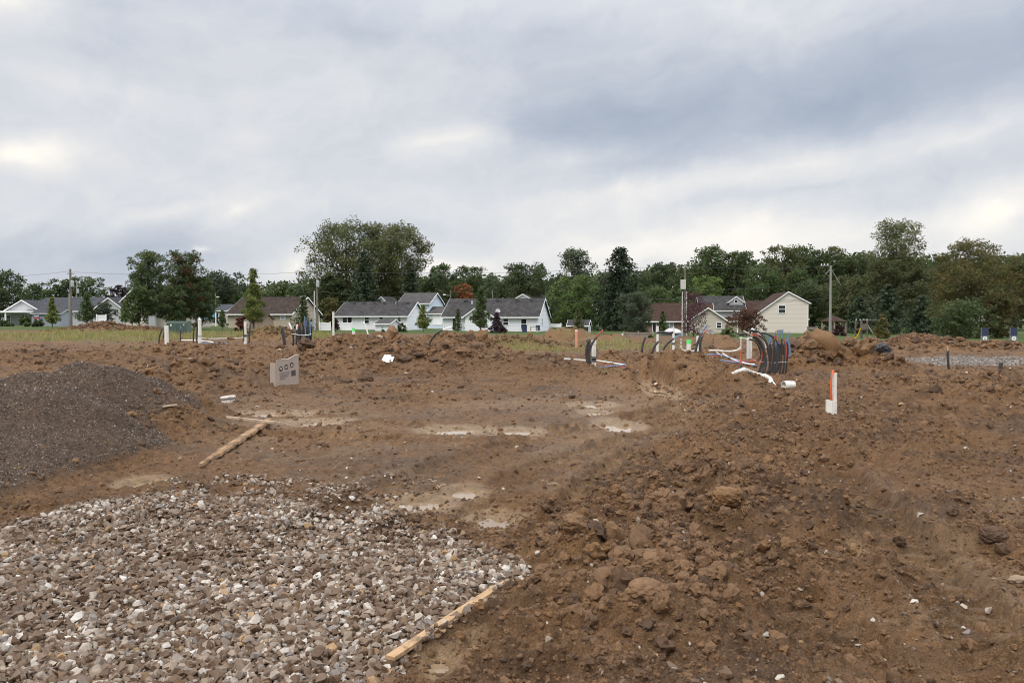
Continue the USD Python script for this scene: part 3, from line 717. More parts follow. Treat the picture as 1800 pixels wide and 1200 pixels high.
# pale gravel laid on the far right pad
n = 26000
x, y = rng.uniform(14, 32, n), rng.uniform(24, 42, n)
keep = (look_up(STONES_R, x, y) + 0.4 * (fbm2(x * 1.2, y * 1.2, 3, 305) - 0.5) > 0.45) & (np.abs(x) < y * 0.69)
x, y = x[keep], y[keep]; z = ground_full(x, y)[0]; s = rng.uniform(0.025, 0.06, len(x))
scatter('gravel_pad', 'flat pad of pale grey gravel behind the right mounds', 'gravel', STONES[:6], 'clean_gravel', np.stack([x, y, z + s * 0.3], -1), s, rng, 0.4)
# pebbles strewn over the clay
n = 60000
rr, aa = 3.2 * np.exp(rng.uniform(0, math.log(11), n)), rng.uniform(-0.62, 0.62, n)
x, y = rr * np.sin(aa), rr * np.cos(aa)
dens = (0.03 + 0.22 * sstep(0.52, 0.68, fbm2(x * 0.9, y * 0.9, 4, 311))) * (0.4 + 1.1 * look_up(ROUGH, x, y)) + 0.10 * look_up(GRAVEL_THIN, x, y)
dens = dens * np.clip(rr / 6, 0.6, 1.2)
keep = rng.random(n) < dens
x, y, rr = x[keep], y[keep], rr[keep]; z = ground_full(x, y)[0]
s = np.clip(rng.lognormal(math.log(0.0115), 0.5, len(x)), 0.005, 0.045) * np.clip(rr / 9, 1, 1.6)
scatter('strewn_pebbles', 'loose pale pebbles strewn over the brown clay', 'pebbles', STONES, 'crushed_stone', np.stack([x, y, z + s * 0.25], -1), s, rng, 0.5)

CLODS = [clod_shape(rng) for _ in range(10)]


def make_clod_material():
    n = {'g': ('geometry', {}), 'o': ('object_info', {}), 'r': ('rgb_ramp', {'ramp': [(0.0, tuple(DARK)), (0.3, tuple(CLAY * 0.85)), (0.8, tuple(CLAY * 1.1)), (1.0, tuple(ORANGE))]}), 'n1': ('noise_texture', {'scale': 28.0, 'detail': 8.0, 'roughness': 0.7}),
         'r1': ('rgb_ramp', {'ramp': [(0.3, (0.68, 0.67, 0.66)), (0.72, (1.3, 1.28, 1.25))]}), 'm': ('vector_math', {'math_type': 'multiply'}), 'b': ('bump', {'strength': 0.9, 'distance': 0.02}), 'p': ('principled_bsdf', {'roughness': 0.72, 'specular_ior_level': 0.3})}
    M['clod'] = usdkit.material(stage, L + 'clod', n, [('o.random', 'r.fac'), ('g.position', 'n1.vector'), ('n1.fac', 'r1.fac'), ('r.color', 'm.vector1'), ('r1.color', 'm.vector2'), ('m.vector', 'p.base_color'), ('n1.fac', 'b.height'), ('b.normal', 'p.normal')], surface='p.BSDF')


make_clod_material()
n = 340000
rr, aa = 3.2 * np.exp(rng.uniform(0, math.log(19), n)), rng.uniform(-0.62, 0.62, n)
x, y = rr * np.sin(aa), rr * np.cos(aa)
rough, heap = roughness(x, y), base_height(x, y)[1]
dens = np.clip((rough - 0.012) / 0.075, 0.05, 1.0) * (0.35 + 0.9 * sstep(0.44, 0.6, fbm2(x * 0.8, y * 0.8, 4, 321))) * np.clip(1 - heap * 2.5, 0.0, 1) * (1 - 0.95 * look_up(GRAVEL, x, y)) * np.clip(rr / 7, 0.5, 1)
keep = rng.random(n) < dens * np.clip(0.72 - rr / 40, 0.36, 0.72)
x, y, rr, rough = x[keep], y[keep], rr[keep], rough[keep]; z = ground_full(x, y)[0]
s = np.clip(rng.lognormal(math.log(0.0130), 0.62, len(x)), 0.006, 0.085) * np.clip(rr / 10, 1, 3.0) * (0.75 + 2.2 * np.clip(rough - 0.10, 0, 0.25) / 0.25)
scatter('clay_crumbs', 'crumbs and small clods of brown clay strewn over the ground', 'clay crumbs', CLODS, 'clod', np.stack([x, y, z + s * 0.02], -1), s, rng, 0.3)
px_, d_, s_ = [], [], []
for mx, D, rx, ry, h, ro, tone in MOUNDS:
    if D > 40 and ro > 0.2:
        k = int(150 * rx)
        px_.append((mx - 900) / FPX * D + rng.normal(0, rx * 0.55, k)); d_.append(D + rng.normal(0, ry * 0.5, k)); s_.append(np.clip(rng.lognormal(math.log(0.085), 0.5, k), 0.04, 0.26))
x, y, s = np.concatenate(px_), np.concatenate(d_), np.concatenate(s_); z = ground_full(x, y)[0]
scatter('clay_clods', 'clods heaped on the far mounds of clay', 'clay clods', CLODS, 'clod', np.stack([x, y, z + s * 0.2], -1), s, rng, 0.2)

# ------------------------------------------------------------------ trees and bushes
trng = np.random.default_rng(21)


def leaves(r, centres, crad, n, size, axis, up=0.55, squash=0.8):
    """n leaf-sized faces spread through the clumps; returns vertices, faces and the clump of each vertex."""
    wgt = crad ** 2; k = r.choice(len(centres), n, p=wgt / wgt.sum())
    d = r.normal(size=(n, 3)); d /= np.linalg.norm(d, axis=1, keepdims=True)
    p = centres[k] + d * (crad[k] * r.random(n) ** 0.42)[:, None] * np.array([1, 1, squash])
    out = p - axis; out[:, 2] *= 0.5; out /= np.linalg.norm(out, axis=1, keepdims=True) + 1e-9
    nrm = 0.5 * out + np.array([0, 0, up]) + 0.75 * r.normal(size=(n, 3)); nrm /= np.linalg.norm(nrm, axis=1, keepdims=True)
    a = np.cross(nrm, r.normal(size=(n, 3))); a /= np.linalg.norm(a, axis=1, keepdims=True) + 1e-9
    b = np.cross(nrm, a)
    s = size * r.uniform(0.6, 1.35, n)[:, None]
    v = np.stack([p - a * s * 0.6, p - b * s * 0.42 + nrm * s * 0.12, p + a * s * 0.6, p + b * s * 0.42 + nrm * s * 0.12], 1).reshape(-1, 3)
    i = np.arange(n) * 4
    return v, np.vstack([np.stack([i, i + 1, i + 2], -1), np.stack([i, i + 2, i + 3], -1)]), k


def leaf_tints(r, base, k, nclump, vary=0.22, accent=None, share=0.0):
    base = np.asarray(base, float)
    ct = base * r.uniform(1 - vary, 1 + vary, (nclump, 1)) * (1 + 0.09 * r.normal(size=(nclump, 3)) * np.array([1, 0.4, 0.6]))
    if accent is not None:
        m = r.random(nclump) < share
        ct[m] = np.asarray(accent) * r.uniform(0.75, 1.25, (m.sum(), 1))
    t = ct[k] * r.uniform(0.8, 1.2, (len(k), 1))
    return np.repeat(np.clip(t, 0.005, 0.6), 4, 0)


def profile(kind, u):
    if kind == 'round':
        return np.sqrt(np.clip(1 - np.abs(2 * (0.14 + 0.80 * u) - 1) ** 2.3, 0.04, 1))
    if kind == 'tall':
        return np.sqrt(np.clip(1 - np.abs(2 * (0.10 + 0.84 * u) - 1) ** 2.6, 0.04, 1))
    if kind == 'wide':
        return np.clip(1 - (2 * u - 0.75) ** 2 / 1.7, 0.05, 1) ** 0.5
    if kind == 'young':
        return np.clip(1.1 * (1 - u) ** 0.75 * np.clip(u * 5 + 0.35, 0, 1), 0.06, 1)
    return np.ones_like(u)


def tree(name, label, cat, px, D, top, width, tint, kind='round', low=0.22, lobes=None, density=1.0, group=None, accent=None, share=0.0, bark='bark', size=None, trunk=True, base_py=None, upright=False, seed=None):
    r = np.random.default_rng(seed if seed is not None else int(px * 7 + D * 13 + top))
    X = (px - 900) / FPX * D
    zb = Hb(X, D) if base_py is None else pt(px, base_py, D)[2]
    ht = pt(px, top, D)[2] - zb
    R = width * 1.14 / 2 / FPX * D
    size = (size * 0.72 if size else max(0.09, min(0.0021 * D, 0.10 * R + 0.06)))
    t = thing(name, label, cat, (X, D, zb), 0, group)
    lobes = (lobes or int(np.clip(8 + R * 1.6, 8, 26))) * 2 + 2
    cs, cr, limb = [], [], []
    for i in range(lobes):
        u = (i + r.uniform(0.2, 0.8)) / lobes
        a = i * 2.4 + r.uniform(-0.6, 0.6)
        pr = float(profile(kind, np.array([u]))[0])
        lr = min(R, 0.3 * ht) * r.uniform(0.26, 0.46) * (0.6 + 0.4 * pr)
        rad = max(0.0, R * pr * r.uniform(0.70, 1.12) - lr * 0.75)
        z = ht * (low + (1 - low) * u)
        z = min(z, ht - lr * 0.72)
        c = np.array([rad * math.cos(a), rad * math.sin(a), z])
        limb.append((c, lr))
        m = 9
        d = r.normal(size=(m, 3)); d[:, 2] = np.abs(d[:, 2]) * 1.0 - 0.35; d /= np.linalg.norm(d, axis=1, keepdims=True)
        cs.append(c + d * lr * r.uniform(0.55, 1.0, (m, 1)) * np.array([1, 1, 1.25 if upright else 0.85])); cr.append(np.full(m, lr * 0.46) * r.uniform(0.6, 1.25, m))
        cs.append(c[None]); cr.append(np.array([lr * 0.75]))
    for u in np.linspace(0.08, 0.86, 9):
        pr = float(profile(kind, np.array([u]))[0])
        for q in range(2):
            a = r.uniform(0, 6.28); cs.append(np.array([[0.3 * R * pr * math.cos(a), 0.3 * R * pr * math.sin(a), ht * (low + (1 - low) * u)]])); cr.append(np.array([0.45 * R * pr]))
    top_c = np.array([[r.uniform(-0.1, 0.1) * R, r.uniform(-0.1, 0.1) * R, ht - 0.16 * R]]); cs.append(top_c); cr.append(np.array([0.2 * R]))
    cs, cr = np.vstack(cs), np.concatenate(cr)
    n = int(np.clip(density * 5.2 * 2 * R * ht * (1 - low) * 0.8 / (0.5 * size ** 2), 300, 26000))
    v, f, k = leaves(r, cs, cr, n, size, np.array([0, 0, ht * (low + 0.3)]))
    tn = leaf_tints(r, tint, k, len(cs), 0.22, accent, share)
    obj('crown', (v, f), 'leaf', t, tint=tn)
    if trunk:
        r0 = np.clip(ht * 0.019, 0.03, 0.42)
        lean = r.uniform(-0.02, 0.02, 2) * ht
        th = ht * (0.82 if kind != 'wide' else 0.6)
        line = curve([(0, 0, -0.3), (lean[0] * 0.3, lean[1] * 0.3, th * 0.3), (lean[0], lean[1], th * 0.65), (lean[0] * 0.7, lean[1] * 0.7, th)], 9)
        obj('trunk', tube(line, np.linspace(r0, r0 * 0.22, 9), 7), bark, t, True)
        for c, lr in sorted(limb, key=lambda q: -q[1])[:min(9, lobes)]:
            s = np.clip(c[2] / th - r.uniform(0.18, 0.34), 0.12, 0.8)
            st = np.array([lean[0] * s, lean[1] * s, th * s])
            mid = st * 0.5 + c * 0.5 + np.array([0, 0, -0.06 * ht * r.random()])
            obj('limb', tube(curve([st, mid, c], 6), np.linspace(r0 * 0.5, r0 * 0.08, 6), 5, False), bark, t, True)
    return t


def conifer(name, label, px, D, top, width, tint, droop=0.25, low=0.05, group=None, seed=None, layers=None, size=None, base_py=None, density=1.0, cat='conifer'):
    r = np.random.default_rng(seed if seed is not None else int(px * 5 + D * 11 + top))
    X = (px - 900) / FPX * D
    zb = Hb(X, D) if base_py is None else pt(px, base_py, D)[2]
    ht = pt(px, top, D)[2] - zb
    R = width / 2 / FPX * D
    size = size or max(0.07, min(0.0024 * D, 0.16 * R))
    t = thing(name, label, cat, (X, D, zb), 0, group)
    layers = layers or int(np.clip(ht * 2.0, 14, 26))
    cs, cr = [], []
    for i in range(layers):
        u = low + (1 - low) * (i + 0.5) / layers
        rad = R * ((1 - u) ** 0.62) * r.uniform(0.82, 1.12) + 0.04 * R
        nb = int(np.clip(10 * (1 - u) + 4, 4, 11))
        for b in range(nb):
            a = b / nb * 6.283 + r.uniform(0, 0.9) + i
            rb = rad * r.uniform(0.72, 1.15)
            q = np.linspace(0.2, 1.0, 5)
            cs.append(np.stack([rb * q * math.cos(a), rb * q * math.sin(a), np.full(5, ht * u) - droop * rb * q ** 1.6 + 0.12 * rb * (q > 0.9)], -1)); cr.append(np.full(5, max(0.13 * R, 0.75 * ht / layers)) * (1.1 - 0.5 * q))
    cs.append(np.array([[0, 0, ht - 0.15 * R], [0, 0, ht - 0.32 * R]])); cr.append(np.array([0.07 * R, 0.10 * R]))
    cs, cr = np.vstack(cs), np.concatenate(cr)
    n = int(np.clip(density * 7.5 * R * ht / (0.5 * size ** 2), 400, 13000))
    v, f, k = leaves(r, cs, cr, n, size, np.array([0, 0, ht * 0.3]), up=0.35, squash=0.6)
    obj('crown', (v, f), 'needle', t, tint=leaf_tints(r, tint, k, len(cs), 0.25))
    r0 = np.clip(ht * 0.016, 0.02, 0.3)
    obj('trunk', tube([(0, 0, -0.3), (0, 0, ht * 0.5), (0, 0, ht * 0.95)], [r0, r0 * 0.6, 0.02], 7), 'bark', t, True)
    return t


def shrub(name, label, px, D, top, base_py, width, tint, group=None, density=1.4, size=None, cat='bush', accent=None, share=0.0):
    r = np.random.default_rng(int(px * 3 + D * 17))
    b = pt(px, base_py, D); ht = (base_py - top) / FPX * D; R = width / 2 / FPX * D
    size = size or max(0.05, 0.0021 * D)
    t = thing(name, label, cat, b, 0, group)
    m = 34
    d = r.normal(size=(m, 3)); d[:, 2] = np.abs(d[:, 2]); d /= np.linalg.norm(d, axis=1, keepdims=True)
    cs = d * np.array([R * 0.82, R * 0.82, ht * 0.84]) * r.uniform(0.45, 1.0, (m, 1)) + np.array([0, 0, 0.08 * ht]); cr = r.uniform(0.16, 0.30, m) * min(R, ht)
    n = int(np.clip(density * 4.5 * 2 * R * ht / (0.5 * size ** 2), 250, 7000))
    v, f, k = leaves(r, cs, cr, n, size, np.array([0, 0, 0.0]))
    obj('foliage', (v, f), 'leaf', t, tint=leaf_tints(r, tint, k, m, 0.2, accent, share))
    for i in range(4):
        a = i * 1.6 + r.uniform(0, 1)
        obj('stem', tube([(0.05 * math.cos(a), 0.05 * math.sin(a), -0.1), (R * 0.4 * math.cos(a), R * 0.4 * math.sin(a), ht * 0.7)], [0.03, 0.01], 5, False), 'bark', t)
    return t


DKG, MIDG, LTG, OLIVE, SPRUCE, YELG, BROWNG, GREYG = C(0.056, 0.074, 0.027), C(0.076, 0.106, 0.034), C(0.112, 0.158, 0.044), C(0.108, 0.118, 0.043), C(0.036, 0.052, 0.025), C(0.175, 0.205, 0.052), C(0.142, 0.128, 0.042), C(0.084, 0.104, 0.058)
BG = 'trees of the wood behind the houses'
# the tall cottonwoods and what stands in front of them
tree('cottonwood_tree', 'left and taller of the two huge cottonwoods rising above the houses', 'tree', 612, 165, 391, 150, OLIVE * 0.85, 'tall', 0.2, 28, 1.5, size=0.42)
tree('cottonwood_tree', 'right one of the two huge cottonwoods, its trunks showing through the leaves', 'tree', 692, 168, 394, 118, OLIVE * 0.95, 'tall', 0.25, 26, 1.4, size=0.42)
conifer('spruce_tree', 'dark spruce standing in front of the two huge cottonwoods', 640, 150, 442, 88, SPRUCE * 1.15, 0.3)
conifer('spruce_tree', 'broad dark spruce at the right foot of the huge cottonwoods', 722, 152, 470, 76, SPRUCE, 0.3)
tree('broadleaf_tree', 'dark tree filling the gap below the left cottonwood', 'tree', 585, 158, 480, 74, DKG, 'round', 0.1)
tree('broadleaf_tree', 'dull brownish tree behind the gable of the tan house', 'tree', 582, 140, 522, 34, BROWNG * 0.7, 'round', 0.1)
tree('broadleaf_tree', 'low dark tree behind the two-storey pale blue house', 'tree', 765, 160, 482, 62, DKG, 'round', 0.1)
tree('broadleaf_tree', 'round dark green tree right of the cottonwoods, leftmost of a pair', 'tree', 776, 185, 465, 54, MIDG * 0.9, 'round', 0.15)
tree('broadleaf_tree', 'round dark green tree right of the cottonwoods, rightmost of a pair', 'tree', 824, 185, 467, 62, MIDG * 0.8, 'round', 0.15)
tree('autumn_tree', 'small orange autumn tree behind the middle white houses', 'tree', 815, 165, 498, 46, C(0.22, 0.065, 0.022), 'round', 0.15, accent=OLIVE, share=0.3)
tree('broadleaf_tree', 'pale thin tree beside the orange autumn tree', 'tree', 862, 180, 488, 30, GREYG, 'tall', 0.2, density=0.6)
tree('broadleaf_tree', 'wide flat topped dark tree behind the middle white house', 'tree', 925, 158, 463, 118, DKG * 0.95, 'wide', 0.15, 20)
tree('broadleaf_tree', 'tall grey green tree rising behind the lighter green one', 'tree', 1012, 175, 437, 64, GREYG, 'tall', 0.25, density=0.9)
tree('broadleaf_tree', 'fresh green tree beside the dark grey shed', 'tree', 1012, 132, 484, 92, LTG * 0.8, 'round', 0.06, 18)
conifer('norway_spruce', 'tall near black spruce with hanging branches left of the brown house', 1090, 128, 436, 150, SPRUCE * 0.85, 0.40, 0.04, layers=24)
tree('broadleaf_tree', 'dark flat topped tree behind the brown house, left of the utility pole', 'tree', 1168, 165, 463, 92, DKG, 'wide', 0.1)
tree('broadleaf_tree', 'mid green tree behind the brown roof, right of the black spruce', 'tree', 1150, 142, 504, 78, MIDG, 'round', 0.1)
tree('broadleaf_tree', 'mid green tree just left of the white topped utility pole', 'tree', 1185, 150, 508, 50, MIDG * 0.9, 'round', 0.1)
tree('broadleaf_tree', 'pale yellow green tree behind the plum tree', 'tree', 1242, 155, 486, 66, LTG * 1.1, 'round', 0.12)
tree('broadleaf_tree', 'tall tree of the wood with a notch of sky on its right, left one', 'tree', 1250, 190, 434, 82, MIDG * 0.85, 'tall', 0.2, 22)
tree('broadleaf_tree', 'tall tree of the wood left of the sky notch above the beige house', 'tree', 1300, 188, 441, 62, DKG * 1.1, 'tall', 0.15, 20)
for px, D, top, w, tc, lab in [(1345, 175, 470, 76, MIDG * 0.85, 'low tree directly above the ridge of the big beige house'), (1376, 195, 430, 64, OLIVE * 0.75, 'first tall crown right of the sky notch'), (1410, 200, 433, 58, MIDG * 0.9, 'second tall crown right of the sky notch'),
                               (1443, 195, 437, 64, DKG * 1.1, 'dark crown above the gazebo'), (1470, 200, 434, 44, OLIVE * 0.8, 'narrow crown just right of the grey utility pole top'), (1508, 196, 447, 72, DKG * 1.15, 'broad dark crown right of the grey utility pole'),
                               (1425, 165, 500, 90, DKG * 0.85, 'dark low tree behind the right edge of the beige house'), (1490, 160, 488, 84, OLIVE * 0.7, 'olive tree behind the gazebo'), (1640, 195, 462, 66, DKG * 1.1, 'dark crown behind the transformer pole'), (1395, 172, 472, 70, MIDG * 0.8, 'mid green tree above the beige gable')]:
    tree('wood_tree', lab + ' in the wood', 'tree', px, D, top, w * 1.2, tc, 'tall', 0.10, 16, 0.8, group=BG)
tree('cottonwood_tree', 'tall open cottonwood standing out of the right wood', 'tree', 1575, 150, 389, 88, OLIVE * 0.95, 'tall', 0.36, 20, 0.8, size=0.36)
tree('broadleaf_tree', 'olive tree below the right cottonwood', 'tree', 1558, 146, 455, 88, OLIVE * 0.62, 'round', 0.08)
tree('broadleaf_tree', 'green brown tree right below the right cottonwood', 'tree', 1610, 140, 468, 70, OLIVE * 0.6, 'round', 0.08)
conifer('pine_tree', 'dark pine left of the transformer pole', 1560, 118, 500, 96, SPRUCE * 1.15, 0.2, 0.02)
conifer('pine_tree', 'dark broad pine below the transformer pole', 1622, 112, 520, 104, SPRUCE * 1.1, 0.2, 0.02)
conifer('pine_tree', 'dark pine behind the playset', 1510, 124, 520, 80, SPRUCE * 1.25, 0.2, 0.02)
tree('autumn_elm', 'large bronze green autumn tree at the right edge', 'tree', 1706, 98, 422, 140, BROWNG * 0.72, 'wide', 0.16, 26, 1.25, bark='bark', size=0.24)
tree('broadleaf_tree', 'low dark green tree under the bronze autumn tree', 'tree', 1690, 90, 528, 110, DKG * 1.1, 'round', 0.02, 16)
tree('broadleaf_tree', 'dark tree right of the bronze autumn tree', 'tree', 1752, 94, 520, 60, BROWNG * 0.45, 'round', 0.02, 14)
tree('broadleaf_tree', 'olive tree cut by the right edge of the picture', 'tree', 1786, 120, 458, 70, BROWNG * 0.62, 'round', 0.25, 14)
tree('broadleaf_tree', 'far dark tree at the right edge behind the olive one', 'tree', 1775, 190, 449, 60, DKG * 1.1, 'round', 0.1)
# left side
tree('broadleaf_tree', 'dark tree cut by the left edge of the picture', 'tree', 0, 140, 474, 84, DKG, 'round', 0.1, 18)
for px, D, top, w, tc, lab in [(52, 185, 498, 56, MIDG * 0.7, 'low dark tree behind the porch house'), (112, 180, 489, 50, MIDG * 0.75, 'round tree left of the wooden pole behind the grey house'), (160, 180, 486, 62, MIDG * 0.8, 'round tree right of the wooden pole behind the grey house'),
                               (80, 190, 508, 40, DKG, 'small dark tree behind the grey roof'), (395, 210, 477, 78, GREYG * 0.65, 'bluish dark tree right of the two maples'), (365, 205, 486, 60, GREYG * 0.6, 'bluish tree behind the right maple')]:
    tree('distant_tree', lab, 'tree', px, D, top, w * 1.25, tc, 'round', 0.0, 14, 0.9, group='trees far behind the left houses')
tree('copper_tree', 'dark purple tree behind the roof left of the maples', 'tree', 212, 160, 502, 42, C(0.032, 0.018, 0.022), 'round', 0.1)
tree('maple_tree', 'green maple, left one of the close pair on the left', 'tree', 264, 104, 441, 66, MIDG * 0.95, 'tall', 0.2, 20, 1.2, size=0.25)
tree('maple_tree', 'maple with a reddish brown top, right one of the close pair', 'tree', 325, 104, 441, 62, MIDG * 0.85, 'tall', 0.16, 20, 1.2, size=0.25, accent=C(0.11, 0.045, 0.02), share=0.16)
tree('maple_tree', 'low spreading maple to the right of the close pair', 'tree', 352, 108, 490, 60, MIDG * 0.9, 'round', 0.15, 14, 1.1, size=0.25)
tree('maple_tree', 'low dark maple at the left foot of the close pair', 'tree', 245, 100, 505, 48, MIDG * 0.9, 'round', 0.18, 12, 1.1, size=0.25)
tree('maple_tree', 'low dark tree between the trunks of the close maples', 'tree', 300, 101, 500, 60, DKG * 1.2, 'round', 0.16, 12, 1.1, size=0.25)
for px, D, top, base, w, tc, lab, k in [(92, 108, 522, 574, 27, YELG * 0.9, 'yellow green young tree in front of the blue grey shed', 'young'), (153, 108, 516, 572, 34, MIDG, 'dark green young tree right of the wooden pole', 'young'), (183, 110, 532, 570, 38, GREYG * 0.6, 'grey green bushy tree in front of the grey gable', 'round'),
                                        (220, 108, 528, 570, 24, LTG, 'light green young tree before the white cornered house', 'young'), (446, 98, 472, 578, 46, YELG * 0.85, 'yellow green slender tree in front of the brown roof', 'young'), (391, 100, 545, 578, 18, MIDG, 'small green tree left of the tan house', 'young'),
                                        (744, 104, 536, 582, 32, YELG * 0.95, 'yellow green young tree at the corner of the left white house', 'young'), (845, 100, 506, 584, 38, MIDG * 1.05, 'slender oak in front of the middle white house', 'young'), (1120, 92, 512, 598, 62, GREYG * 0.85, 'young oak in front of the black spruce', 'round'),
                                        (1165, 98, 546, 588, 20, MIDG, 'small green tree before the brown brick wall', 'young'), (1551, 84, 552, 602, 36, BROWNG * 0.9, 'yellow brown young tree right of the playset', 'young'), (873, 98, 548, 590, 28, C(0.055, 0.03, 0.042), 'small purple leaved tree before the middle white house', 'young')]:
    tree('young_tree', lab, 'young tree', px, D, top, w, tc, k, 0.12, 12, 1.0, base_py=base, group='young trees in the back yards', size=0.18)
conifer('young_conifer', 'small conifer before the left end of the middle white house', 805, 100, 543, 22, MIDG * 0.8, 0.1, 0.03, base_py=582, density=0.8)
conifer('young_conifer', 'tall young conifer leaning over the roof of the tan house', 533, 104, 521, 40, DKG * 1.2, 0.1, 0.03, base_py=578)
conifer('young_conifer', 'small yellowish conifer before the dark grey shed', 1016, 96, 543, 32, OLIVE * 0.8, 0.1, 0.03, base_py=588)
tree('plum_tree', 'purple leaved plum tree in front of the beige gable', 'tree', 1219, 84, 512, 46, C(0.066, 0.024, 0.034), 'tall', 0.1, 16, 0.30, base_py=598, size=0.16)
tree('crab_apple', 'rusty brown leaved small tree beside the white porch posts', 'tree', 1312, 92, 543, 68, C(0.095, 0.045, 0.026), 'wide', 0.25, 14, 0.9, base_py=592, size=0.17)
shrub('round_bush', 'large round green bush left of the white porch posts', 1279, 88, 570, 597, 36, LTG * 0.75)
shrub('round_bush', 'dark clipped round bush beside the white shed', 706, 100, 566, 588, 24, DKG * 0.9)
shrub('low_bush', 'small spiky bush right in front of the white shed', 672, 98, 575, 590, 12, MIDG * 0.8)
shrub('low_bush', 'low bush between the white shed and the round bush', 688, 99, 578, 588, 14, DKG)
shrub('low_bush', 'low bright green bush at the wooden fence', 1144, 76, 588, 603, 20, LTG * 0.9)
shrub('low_bush', 'small dark green bush at the foot of the round bush', 1290, 82, 592, 604, 16, MIDG)
shrub('ornamental_grass', 'pale yellow grass clump at the right corner of the beige house', 1439, 100, 578, 594, 26, C(0.22, 0.22, 0.09))
shrub('red_bush', 'dark red bush beside the gazebo', 1474, 100, 566, 598, 28, C(0.055, 0.022, 0.02))
shrub('red_bush', 'rusty red shrub left of the pinkish shed', 424, 96, 552, 584, 27, C(0.10, 0.028, 0.018))
shrub('plum_bush', 'small purple bush beside the white vinyl fence', 590, 100, 556, 582, 18, C(0.045, 0.022, 0.026), density=0.8)
shrub('low_bush', 'dark bush under the sign on the blue grey shed', 67, 116, 558, 574, 26, DKG)
shrub('low_bush', 'green bush between the porch posts', 44, 118, 552, 574, 24, MIDG)
shrub('low_bush', 'dark low bush at the left end of the porch', 10, 118, 562, 575, 30, DKG)
shrub('low_bush', 'brown green hedge bush behind the green cabinet', 345, 100, 564, 574, 26, BROWNG * 0.5)
shrub('low_bush', 'tangled bush before the gazebo posts', 1452, 102, 566, 592, 20, OLIVE * 0.6)
shrub('yard_bush', 'small rusty shrub on the lawn before the middle white house', 885, 100, 574, 588, 18, C(0.085, 0.05, 0.025))
shrub('weed_plant', 'tall pale green weed beside the right mounds', 1588, 60, 572, 602, 14, LTG, density=0.5)
# the wood far behind, one mass
wr = np.random.default_rng(5)
n = 2600
px = wr.uniform(330, 1900, n); D = wr.uniform(205, 235, n)
topz = np.interp(px, [330, 460, 560, 700, 1000, 1230, 1330, 1500, 1700, 1900], [504, 506, 500, 500, 494, 472, 466, 456, 458, 462])
hz = EYE + (HORIZON - topz) / FPX * D
cs = np.stack([(px - 900) / FPX * D, D, hz * (1 - wr.random(n) ** 1.6 * 0.95) * wr.uniform(0.9, 1.05, n)], -1)
v, f, k = leaves(wr, cs, wr.uniform(1.5, 3.0, n), 60000, 0.95, np.array([0, 260, 4.0]))
w_ = obj('far_wood', (v, f), 'leaf', tint=leaf_tints(wr, DKG * 1.05, k, n, 0.25)); tag(w_, 'dark wood far behind the houses that reads as one mass', 'wood', kind='stuff')

# ------------------------------------------------------------------ rough grass on the site
def grass(name, label, count, xr, yr, m, height, tints, seed):
    r = np.random.default_rng(seed)
    x, y = r.uniform(*xr, count), r.uniform(*yr, count)
    k = (look_up(m, x, y) * (0.04 + 1.3 * sstep(0.45, 0.62, fbm2(x * 0.30, y * 0.22, 4, seed))) > r.random(count) * 0.9) & (np.abs(x) < y * 0.7)
    x, y = x[k], y[k]; z = base_height(x, y)[0]; n = len(x)
    a = r.uniform(0, 6.283, n); h = height * r.uniform(0.35, 1.3, n) * (0.5 + 1.1 * fbm2(x * 0.5, y * 0.5, 3, seed + 1)); w = 0.012 * np.clip(y / 30, 1, 2.6)
    lx, ly = h * r.normal(0, 0.32, n), h * r.normal(0, 0.32, n)
    p = np.stack([x, y, z - 0.02], -1); d = np.stack([np.cos(a), np.sin(a), np.zeros(n)], -1) * w[:, None]
    v = np.stack([p - d, p + d, p + np.stack([lx, ly, h], -1)], 1).reshape(-1, 3)
    f = np.arange(3 * n).reshape(-1, 3)
    t = np.array(tints)[r.integers(0, len(tints), n)] * r.uniform(0.75, 1.25, (n, 1))
    tag(obj(name, (v, f), 'grass_blade', tint=np.repeat(t, 3, 0)), label, 'grass', kind='stuff')


GT = [(0.27, 0.245, 0.085), (0.20, 0.215, 0.065), (0.15, 0.185, 0.05), (0.35, 0.285, 0.13), (0.25, 0.19, 0.09)]
grass('rough_grass', 'patchy yellow green weeds across the left of the site', 46000, (-62, -8), (57, 79), GRASS_L, 0.42, GT, 501)
grass('rough_grass', 'strip of yellow green weeds in the middle of the site', 22000, (-3, 12), (34, 54), GRASS_M, 0.36, GT, 502)
grass('rough_grass', 'thin weeds around the nearest left pipe', 2500, (-20, -12), (30, 52), GRASS_S, 0.30, GT[:3], 503)
GRASS_T = mask([(1050, 655), (1110, 652), (1130, 668), (1060, 672)], 0.2)
grass('rough_grass', 'small tuft of green weeds in front of the capped white pipe', 2200, (2, 5), (19, 28), GRASS_T, 0.16, GT[1:3], 504)

# ------------------------------------------------------------------ houses
def prism(poly, u0, u1, axis='x'):
    """The (v, z) outline carried from u0 to u1 along x (v is y) or along y (v is x)."""
    m = trimesh.creation.extrude_polygon(shapely.Polygon(poly), u1 - u0, engine='earcut')
    v = np.array(m.vertices); f = np.array(m.faces)
    if axis == 'x':
        return np.stack([v[:, 2] + u0, v[:, 0], v[:, 1]], -1), f
    return np.stack([v[:, 0], v[:, 2] + u0, v[:, 1]], -1), f[:, ::-1]


